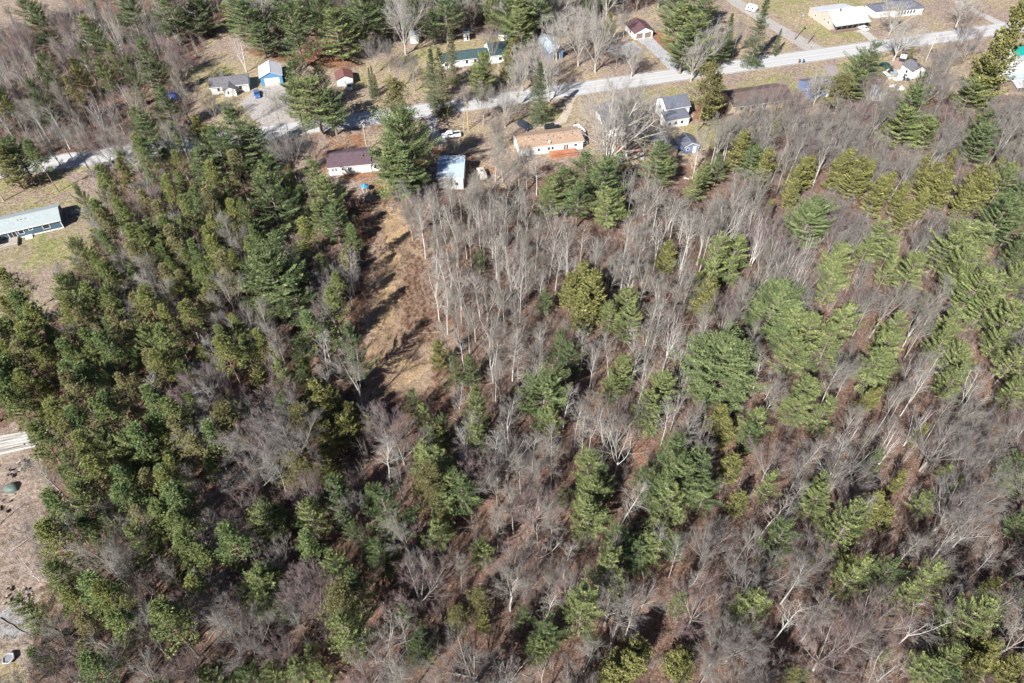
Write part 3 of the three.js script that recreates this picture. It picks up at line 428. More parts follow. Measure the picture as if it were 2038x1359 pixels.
variants('Y', 3, (k) => clumpPine(850 + k, { h: 20, r: 4.4, base: .38, nb: 44, nc: 3, cr: .95, m: 18, K: 8, nl: .4, nw: .115, tr: .25, bark: [.2, .165, .14], bark2: [.34, .22, .15], c1: [.145, .14, .055], c2: [.22, .2, .08] }));
// ---------- vehicles and yard things ----------
const paintMat = (c) => new THREE.MeshPhysicalMaterial({ color: new THREE.Color().setRGB(...c), roughness: .35, clearcoat: .8, clearcoatRoughness: .12 });
const tyreM = mat([.02, .02, .022], .9), rimM = mat([.45, .45, .46], .35, { metalness: .8 }), lampM = mat([.8, .8, .75], .2), redM = mat([.35, .02, .02], .3);
function bodyGeo(prof, w, bev = .08) { const g = new THREE.ExtrudeGeometry(new THREE.Shape(prof.map(([a, b]) => new THREE.Vector2(a, b))), { depth: w - 2 * bev, bevelEnabled: true, bevelSize: bev, bevelThickness: bev, bevelSegments: 2 }); return g.translate(0, 0, -(w - 2 * bev) / 2); }
function vehicle(name, label, rear, front, kind, col, category = 'car') {
  const A = at(...rear), B = at(...front), d = V().subVectors(B, A), c = A.clone().add(B).multiplyScalar(.5), G = thing(name, label, category, c, Math.atan2(-d.z, d.x)), P = paintMat(col);
  const S = { sedan: [4.6, 1.8], suv: [4.8, 1.9], pickup: [5.7, 1.95] }[kind], L = S[0] / 2, w = S[1];
  if (kind === 'pickup') {
    part('body', bodyGeo([[-L, .5], [-L, 1.05], [L - 1.9, 1.05], [L - 1.5, 1.1], [L - .1, 1], [L, .8], [L, .5], [L - .4, .4], [-L + .3, .42]], w), P, G);
    part('cab', bodyGeo([[-.45, 1], [-.3, 1.75], [.95, 1.78], [1.55, 1.08]], w - .12, .1), P, G);
    part('window', bodyGeo([[-.3, 1.2], [-.2, 1.66], [.88, 1.68], [1.3, 1.16]], w - .06, .02), M.glass, G); part('windscreen', box(.06, .62, w - .4).rotateZ(.72), M.glass, G, 1.3, 1.42, 0);
    part('bed', box(L - .7, .06, w - .35), M.dark, G, -L / 2 - .32, 1.14, 0); for (const s of [-1, 1]) part('bed_side', box(L - .5, .22, .1), P, G, -L / 2 - .3, 1.22, s * (w / 2 - .1)); part('tailgate', box(.1, .22, w - .12), P, G, -L + .1, 1.22, 0);
  } else {
    const sv = kind === 'suv';
    part('body', bodyGeo(sv ? [[-L, .45], [-L + .05, 1.05], [L - 1.3, 1.08], [L - .15, .95], [L, .7], [L, .4], [-L + .2, .35]] : [[-L, .5], [-L + .08, .9], [L - 1.3, .92], [L - .15, .8], [L, .6], [L, .35], [-L + .2, .32]], w), P, G);
    part('cabin', bodyGeo(sv ? [[-L + .1, 1], [-L + .35, 1.66], [.5, 1.7], [1.25, 1.05]] : [[-L + .7, .88], [-L + 1.3, 1.36], [.2, 1.4], [1.15, .9]], w - .22, .1), P, G);
    part('window', bodyGeo(sv ? [[-L + .4, 1.16], [-L + .5, 1.54], [.46, 1.58], [1, 1.12]] : [[-L + 1, .96], [-L + 1.4, 1.27], [.16, 1.3], [.9, .96]], w - .16, .02), M.glass, G);
    part('windscreen', box(.05, sv ? .72 : .8, w - .5).rotateZ(sv ? .82 : 1.05), M.glass, G, sv ? .95 : .78, sv ? 1.42 : 1.2, 0); part('rear_window', box(.05, .5, w - .5).rotateZ(sv ? -.35 : -.9), M.glass, G, sv ? -L + .2 : -L + .95, sv ? 1.36 : 1.17, 0);
  }
  for (const [x, z] of [[L * .62, 1], [L * .62, -1], [-L * .6, 1], [-L * .6, -1]]) { const t = part('wheel', new THREE.TorusGeometry(.24, .11, 8, 16), tyreM, G, x, .35, z * (w / 2 - .1)); part('rim', cyl(.2, .2, .14, 12).rotateX(Math.PI / 2), rimM, t); }
  for (const z of [-1, 1]) { part('headlight', box(.1, .14, .34), lampM, G, L - .02, kind === 'sedan' ? .68 : .8, z * (w / 2 - .3)); part('tail_light', box(.08, .18, .26), redM, G, -L + .02, kind === 'sedan' ? .75 : .9, z * (w / 2 - .26)); }
  return G;
}
vehicle('pickup_truck', 'white pickup truck parked on bare ground right of the big roadside pine', [918, 270], [878, 275], 'pickup', [.85, .86, .87], 'truck');
vehicle('suv', 'dark blue car parked askew near the orange-brown roofed home', [1033, 247], [1054, 261], 'suv', [.02, .03, .05]);
vehicle('suv', 'black car parked close behind the orange-brown roofed home', [1084, 259], [1114, 256], 'suv', [.015, .017, .02]);
vehicle('parked_car', 'blue car parked between the white house and the blue garage', [509, 180], [514.5, 200], 'sedan', [.06, .13, .33]);
vehicle('parked_car', 'silver car parked against the small red-roofed garage', [694.5, 168], [698, 182], 'sedan', [.55, .52, .5]);
vehicle('parked_car', 'white car on the concrete drive of the cream farmhouse', [1724, 62.5], [1707, 55], 'sedan', [.82, .82, .82]);
vehicle('parked_car', 'dark green car parked under the pine near the junk heap', [1755, 131], [1770, 138], 'sedan', [.01, .05, .055]);
{
  const g = vehicle('pickup_truck', 'dark pickup truck carrying a white box near the leaning pole', [1793, 121], [1819, 125], 'pickup', [.02, .03, .07], 'truck');
  part('box_cover', box(2.7, .85, 1.8), M.trim, g, -1.55, 1.62, 0);
}
{ // boat on the grass
  const A = at(1147, 255), B = at(1162, 269), d = V().subVectors(B, A), g = thing('boat', 'small white open boat beside the orange-brown roofed home', 'boat', A.clone().add(B).multiplyScalar(.5), Math.atan2(-d.z, d.x));
  const sh = new THREE.Shape(); sh.moveTo(-2.7, -.9); sh.lineTo(1, -.95); sh.quadraticCurveTo(2.2, -.7, 2.8, 0); sh.quadraticCurveTo(2.2, .7, 1, .95); sh.lineTo(-2.7, .9); sh.closePath();
  const inner = new THREE.Path(); inner.moveTo(-2.4, -.68); inner.lineTo(.9, -.7); inner.quadraticCurveTo(1.8, -.5, 2.2, 0); inner.quadraticCurveTo(1.8, .5, .9, .7); inner.lineTo(-2.4, .68); inner.closePath(); const rim = sh.clone(); rim.holes.push(inner);
  part('hull', new THREE.ExtrudeGeometry(sh, { depth: .35, bevelEnabled: true, bevelSize: .1, bevelThickness: .2, bevelSegments: 2 }).rotateX(Math.PI / 2), M.trim, g, 0, .62, 0);
  part('gunwale', new THREE.ExtrudeGeometry(rim, { depth: .3, bevelEnabled: false }).rotateX(Math.PI / 2), M.trim, g, 0, 1.1, 0);
  for (const x of [-1.6, -.3, .9]) part('bench', box(.4, .06, 1.3), M.wood, g, x, .98, 0); part('outboard_motor', merge([box(.35, .5, .3, 0, .2, 0), box(.12, .7, .12, 0, -.3, 0)]), M.dark, g, -2.95, 1, 0);
}
{ // camper by the side road, old trailer by the barn
  const camper = (label, a, b, L, w, h, m) => { const A = at(...a), B = at(...b), d = V().subVectors(B, A), g = thing('camper_trailer', label, 'trailer', A.clone().add(B).multiplyScalar(.5), Math.atan2(-d.z, d.x)); part('body', bodyGeo([[-L / 2, .5], [-L / 2 + .1, h], [L / 2 - .5, h + .05], [L / 2, h - .6], [L / 2 - .1, .5]], w, .12), m, g); for (const x of [-L / 4, L / 5]) part('window', box(.8, .5, .05), M.glass, g, x, 1.5, w / 2 + .02); part('hitch', box(1.1, .1, .14), M.dark, g, L / 2 + .5, .5, 0); for (const z of [-1, 1]) { const t = part('wheel', new THREE.TorusGeometry(.22, .1, 8, 14), tyreM, g, 0, .33, z * (w / 2 - .1)); part('rim', cyl(.18, .18, .12, 10).rotateX(Math.PI / 2), rimM, t); } part('roof_hatch', box(.6, .12, .6), M.dark, g, -.3, h + .12, 0); return g; };
  camper('rusty white trailer on the leaf ground right of the barn', [955, 343], [964, 361], 4.2, 2, 1.7, mottled([.7, .68, .64], [.45, .38, .32], .12, .7));
  camper('small white camper parked beside the side road', [1489, 20], [1501, 24], 4, 2.1, 2.2, M.white);
}
function heap(label, u, v, n, r, seed, cols, sz = 1) { const R = rng(seed), g = thing('junk_heap', label, 'junk heap', at(u, v)); for (let k = 0; k < n; k++) { const m = part('scrap_piece', box((.5 + R() * 1.6) * sz, (.15 + R() * .7) * sz, (.4 + R()) * sz), cols[k % cols.length], g, (R() - .5) * 2 * r, .1 + R() * .5, (R() - .5) * r * 1.6); m.rotation.set((R() - .5) * .5, R() * 3, (R() - .5) * .5); } }
const JC = [M.trim, mat([.6, .62, .66], .6), mat([.2, .3, .42], .6), mat([.5, .46, .4], .8), M.dark];
heap('white and blue junk heap beside the small white cottage', 1786, 151, 34, 4.2, 3, JC);
heap('pale scrap scattered at the wood edge beyond the green-roofed house', 1010, 72, 10, 2.6, 4, JC);
heap('yellowish scrap pieces behind the green-roofed house', 1001, 82, 7, 2, 9, [mat([.6, .5, .25], .8), M.trim]);
heap('white scrap lying among bare trees near the tiny shed', 1785, 176, 7, 1.6, 5, [M.trim]);
heap('rust-coloured odds and ends under the spreading bare tree', 1252, 305, 16, 4, 6, [M.redwood, M.brownSide, mat([.4, .4, .42], .7)]);
heap('weathered scrap boards beside the timber stack', 40, 935, 16, 2, 11, [M.wood, M.brownSide, M.dark], .5);
heap('dark clutter below the white-barked yard tree', 30, 1190, 16, 1.8, 12, [M.dark, M.brownSide, M.wood], .45);
heap('small pale scrap pieces near the green tarpaulin', 8, 1010, 10, 1.8, 13, [M.brownSide, M.wood], .4);
{ // blue play frame behind the plum-roofed house
  const g = thing('play_frame', 'bright blue frame tent in the back yard of the plum-roofed house', 'tent', at(728, 380)); part('canopy', new THREE.ConeGeometry(1.25, .9, 6).translate(0, 2.1, 0), mat([.05, .22, .36], .6), g); for (let k = 0; k < 6; k++) part('pole', cyl(.05, .05, 1.8, 6), M.trim, g, Math.cos(k * 1.047) * .95, .85, Math.sin(k * 1.047) * .95);
}
{ const g = thing('tarped_machine', 'blue tarpaulin-covered machine at the shady wood edge', 'machine', at(345, 197)); part('tarpaulin', bodyGeo([[-1.6, .3], [-1.4, 1.7], [.2, 2.3], [1.4, 1.5], [1.6, .3]], 1.8, .2), mat([.03, .06, .28], .55), g); part('seat', box(.7, .5, .6), M.trim, g, -1.9, .6, .3); for (const x of [-1, 1]) part('wheel', new THREE.TorusGeometry(.26, .12, 8, 14), tyreM, g, x, .36, .9); }
{ const g = thing('tarped_mound', 'green tarpaulin over a low mound in the lower left yard', 'tarpaulin', at(24, 972)); const s = new THREE.SphereGeometry(1, 14, 8, 0, 6.3, 0, 1.6), p = s.attributes.position, R = rng(8); for (let i = 0; i < p.count; i++) { const k = .85 + .3 * vn(p.getX(i) * 2 + 9, p.getZ(i) * 2); p.setXYZ(i, p.getX(i) * 1.5 * k, Math.max(0, p.getY(i)) * .9 * k, p.getZ(i) * 1.1 * k); } s.computeVertexNormals(); part('tarpaulin', s, mat([.1, .14, .12], .6), g); part('weight_board', box(2.2, .1, .25), M.wood, g, .1, .1, 1.25); }
{ const g = thing('fire_ring', 'grey hexagonal metal fire pit on the straw-coloured grass', 'fire pit', at(20, 1312)); part('rim', new THREE.TorusGeometry(.85, .16, 6, 6).rotateX(Math.PI / 2), mat([.36, .36, .38], .6), g, 0, .5, 0); part('bowl', cyl(.8, .7, .35, 6), mat([.22, .22, .235], .7), g, 0, .3, 0); for (let k = 0; k < 3; k++) part('leg', box(.1, .35, .1), M.dark, g, Math.cos(k * 2.1) * .6, .12, Math.sin(k * 2.1) * .6); }
{ // grey pallet ramp at the end of the long blue house
  const g = thing('pallet_ramp', 'weathered grey slatted pallet lying past the end of the long blue house', 'pallet', at(163, 420), .35); for (let k = 0; k < 9; k++) part('slat', box(.5, .05, 2), M.wood, g, -2.3 + k * .58, .22, 0); for (const z of [-.8, 0, .8]) part('runner', box(5.2, .14, .1), M.wood, g, 0, .11, z);
}
{ // stacked poles and boards in the lower left yard
  const R = rng(21), pale = [mottled([.46, .44, .42], [.3, .28, .265], .12, .9), mottled([.34, .31, .285], [.2, .18, .165], .12, .9), mottled([.52, .505, .49], [.38, .36, .34], .12, .9)];
  const A = at(-40, 905), B = at(76, 868), ang = Math.atan2(-(B.z - A.z), B.x - A.x) - .16;
  const NTH = ['first', 'second', 'third', 'fourth', 'fifth', 'sixth', 'seventh', 'eighth', 'ninth', 'tenth', 'eleventh'];
  const rows = [10, 9, 8, 5];
  rows.forEach((n, lay) => { for (let k = 0; k < n; k++) { const L = 6.5 + R() * 4.2, r = .13 + R() * .08, c = at(8 + R() * 30, 886), g = cyl(r * .85, r, L, 7).rotateZ(Math.PI / 2), m = part(numbered('timber_pole'), g, pale[k % 3], scene, c.x - (L - 8) * .3, r + lay * .27, c.z + (k - n / 2) * .46 + (R() - .5) * .12); m.rotation.y = ang + (R() - .5) * .16; tag(m, `weathered timber pole, ${NTH[k]} from the rear in the stack's ${['bottom', 'second', 'third', 'top'][lay]} layer`, 'timber', 'timber poles stacked in the lower left yard'); } });
  const logs = [['long dark pole lying across the lower left yard', [-10, 1050], [48, 1003], .1, M.brownSide], ['pale squared beam lying beside the white-barked yard tree', [22, 1098], [72, 1062], .16, M.wood], ['pale straight trunk fallen across the mown strip', [806, 664], [878, 661], .13, pale[1]], ['thin white fallen stem just below the mown strip log', [812, 676], [832, 672], .1, pale[2]], ['broken white trunk leaning in deep shade near the clumped pine', [748, 985], [790, 940], .12, pale[0]], ['fallen trunk with a pale underside in the bottom centre woods', [900, 1340], [950, 1350], .16, pale[1]], ['bleached log beside the spreading vase-shaped tree', [1000, 1018], [1052, 1004], .15, pale[2]], ['fallen white log beside the big spreading maple', [574, 862], [606, 858], .16, pale[2]], ['dark fallen pole on the gravel pad', [0, 1230], [54, 1262], .09, M.brownSide], ['grey fallen log under the right-hand bare trees', [1660, 960], [1705, 930], .16, pale[1]], ['pale board lying in the small reddish clearing', [1362, 355], [1371, 357], .14, M.trim], ['fallen grey trunk across the lower right woods', [1500, 1150], [1560, 1165], .17, pale[1]]];
  for (const [label, a, b, r, m] of logs) { const P = at(...a), Q = at(...b), d = V().subVectors(Q, P), L = d.length(), G = new Geo(), n = 6, pts = [], rd = []; for (let k = 0; k <= n; k++) { pts.push(V((k / n - .5) * L, r + (R() - .5) * r * .4, (R() - .5) * L * .03)); rd.push(r * (1.1 - .5 * k / n)); } G.tube(pts, rd, 7, [1, 1, 1]); const g = thing('fallen_log', label, 'log', P.clone().add(Q).multiplyScalar(.5), Math.atan2(-d.z, d.x), 'fallen logs'); part('trunk', G.build(), m, g); if (r > .12 && m !== M.trim && m !== M.wood) for (let k = 0; k < 3; k++) { const t = part('branch_stub', cyl(.02, .05, 1.1, 5), m, g, (R() - .5) * L * .7, r + .45, (R() - .5) * .4); t.rotation.set((R() - .5) * 1.4, 0, (R() - .5) * 1.4); } }
}
const wireEnds = [];
function pole(label, u, v, h, col = [.3, .2, .12], arm = true) { const g = thing('utility_pole', label, 'utility pole', at(u, v), -.28, 'utility poles along the road'); const m = mat(col, .95); part('pole', cyl(.13, .19, h, 8, 0, h / 2 - .3, 0), m, g); if (arm) { part('crossarm', box(.14, .16, 2.3), m, g, 0, h - 1, 0); for (const z of [-1, 0, 1]) part('insulator', cyl(.06, .07, .25, 6), M.trim, g, 0, h - .79, z); part('transformer', cyl(.26, .26, .8, 10), mat([.4, .42, .43], .5), g, .4, h - 1.9, 0); wireEnds.push(V(g.position.x, h - .7, g.position.z)); } return g; }
pole('leaning utility pole left of the long blue house yard', 8, 400, 9, [.42, .38, .33]);
pole('weathered utility pole behind the plum-roofed house', 731, 299, 10, [.4, .37, .33]);
pole('tall yellowish utility pole beside the pickup and bare tree', 932, 259, 10.5, [.5, .33, .14]);
pole('dark wooden post between spruces at the green-roofed house', 892, 152.5, 6.5, [.13, .1, .08], false);
pole('dark utility pole at the near edge of the side road', 1581, 79.5, 11, [.2, .17, .15]);
pole('short dark pole at the mouth of the side road', 1607, 87, 7, [.22, .2, .18], false);
pole('pale utility pole right of the dark pickup truck', 1841, 124, 10, [.5, .44, .36]);
{ const s = [...wireEnds].sort((a, b) => a.x - b.x), m = mat([.05, .05, .05], .7); let pv = V(-320, 9, -130); for (const q of [...s.filter((p) => p.x > -100), V(330, 10, -300)]) { const mid = pv.clone().lerp(q, .5); mid.y -= 1.2; const w = part(numbered('overhead_wire'), new THREE.TubeGeometry(new THREE.QuadraticBezierCurve3(pv, mid, q), 16, .018, 4), m, scene); tag(w, q.x > 300 ? 'thin dark overhead wire running to the right from the last pole' : pv.x < -300 ? 'thin dark overhead wire running in from the left woods' : `thin dark overhead wire, span number ${['one', 'two', 'three', 'four', 'five', 'six'][s.indexOf(q)] ?? 'seven'} between roadside poles`, 'wire', 'overhead wires'); pv = q; } }
function mailbox(label, u, v, c) { const g = thing('mailbox', label, 'mailbox', at(u, v), -.28); part('post', box(.12, 1.1, .12, 0, .5, 0), M.wood, g); part('letter_box', new THREE.CapsuleGeometry(.16, .3, 4, 10).rotateX(Math.PI / 2), mat(c, .5), g, 0, 1.2, 0); }
mailbox('dark mailbox on a post across from the pickup truck', 877, 232, [.05, .05, .06]); mailbox('pale mailbox at the corner of the side road', 1613, 96, [.5, .5, .5]); mailbox('white mailbox at the end of the garage drive', 1368, 120, [.8, .8, .8]);
function bin(label, u, v, c) { const g = thing('wheelie_bin', label, 'bin', at(u, v), -.3); const b = new THREE.CylinderGeometry(.42, .32, 1, 4).rotateY(Math.PI / 4); part('bin_body', b, mat(c, .5), g, 0, .55, 0); part('lid', box(.66, .08, .7), mat(tint(c, .8), .5), g, 0, 1.1, 0); }
bin('blue wheelie bin at the roadside', 1598, 125, [.03, .12, .22]); bin('dark red bin beside the blue roadside bin', 1590, 125, [.16, .06, .05]); bin('green bin by the farmhouse porch', 1703, 51.5, [.02, .2, .12]);
// ---------- tree placement ----------
const INFO = {   // name, category, look, crown centre as a share of the height, height in metres from crown width
  W: ['broad_pine_tree', 'pine', 'dark green plumed pine', .56, (d) => 6 + .95 * d], L: ['broad_pine_tree', 'pine', 'light green plumed pine', .56, (d) => 6 + .92 * d], Y: ['broad_pine_tree', 'pine', 'yellowish clump-needled pine', .68, (d) => 12 + .9 * d],
  X: ['broad_pine_tree', 'pine', 'very wide rounded pine', .56, (d) => 9 + .75 * d],
  R: ['slender_pine_tree', 'pine', 'slender olive pine', .76, () => 17], S: ['spruce_tree', 'spruce', 'narrow conical spruce', .48, (d) => 4 + 2 * d], C: ['cedar_tree', 'cedar', 'yellow-green cedar', .52, (d) => 3 + 1.7 * d],
  M: ['spreading_bare_tree', 'bare tree', 'purplish spreading bare tree', .6, (d) => 7 + .8 * d], G: ['slender_bare_tree', 'bare tree', 'slender grey bare tree', .64, () => 15.5], P: ['pale_barked_tree', 'bare tree', 'pale-barked bare tree', .64, () => 14.5], B: ['white_stemmed_tree', 'bare tree', 'white-stemmed bare tree', .62, () => 15], O: ['yard_tree', 'bare tree', 'large old bare tree', .52, (d) => 10 + .75 * d],
};
for (const k in KIND) for (const v of KIND[k]) { v.leaf.computeBoundingBox(); const b = v.leaf.boundingBox; v.rr = ((b.max.x - b.min.x) + (b.max.z - b.min.z)) / 4 * (k === 'O' || k === 'M' ? .88 : .8); v.hh = b.max.y; }
const trees = [], RT = rng(4242);
function plant(k, base, h, rad, hand) {
  const vs = KIND[k], v = vs[Math.floor(RT() * vs.length)], g = new THREE.Group(), sy = h / v.hh, sw = rad ? rad / v.rr : sy * (k === 'R' ? .95 + .32 * RT() : .85 + .35 * RT());
  g.name = numbered(INFO[k][0]); part('trunk', v.wood, v.mats[0], g); part('crown', v.leaf, v.mats[1], g);
  g.position.copy(base); g.rotation.y = RT() * 6.283; g.scale.set(sw, sy, sw); scene.add(g);
  const cc = V(base.x, h * INFO[k][3], base.z), px = toPx(cc), t = { g, k, h, base, x: base.x, z: base.z, u: px[0], v: px[1], r: sw * v.rr, hand };
  trees.push(t); return t;
}
function put(k, u, v, w, hs = 1) {                // crown centre and width as seen in the photo -> a real tree standing there
  const hv = .8 + .4 * RT(); let hc = 8, h = 14, d = 5; for (let i = 0; i < 4; i++) { d = w / pxm(u, v, hc); h = INFO[k][4](d) * hs * (k === 'L' || k === 'W' ? hv : 1); hc = h * INFO[k][3]; }
  const p = at(u, v, hc); p.y = 0; return plant(k, p, h, d / 2, true);
}
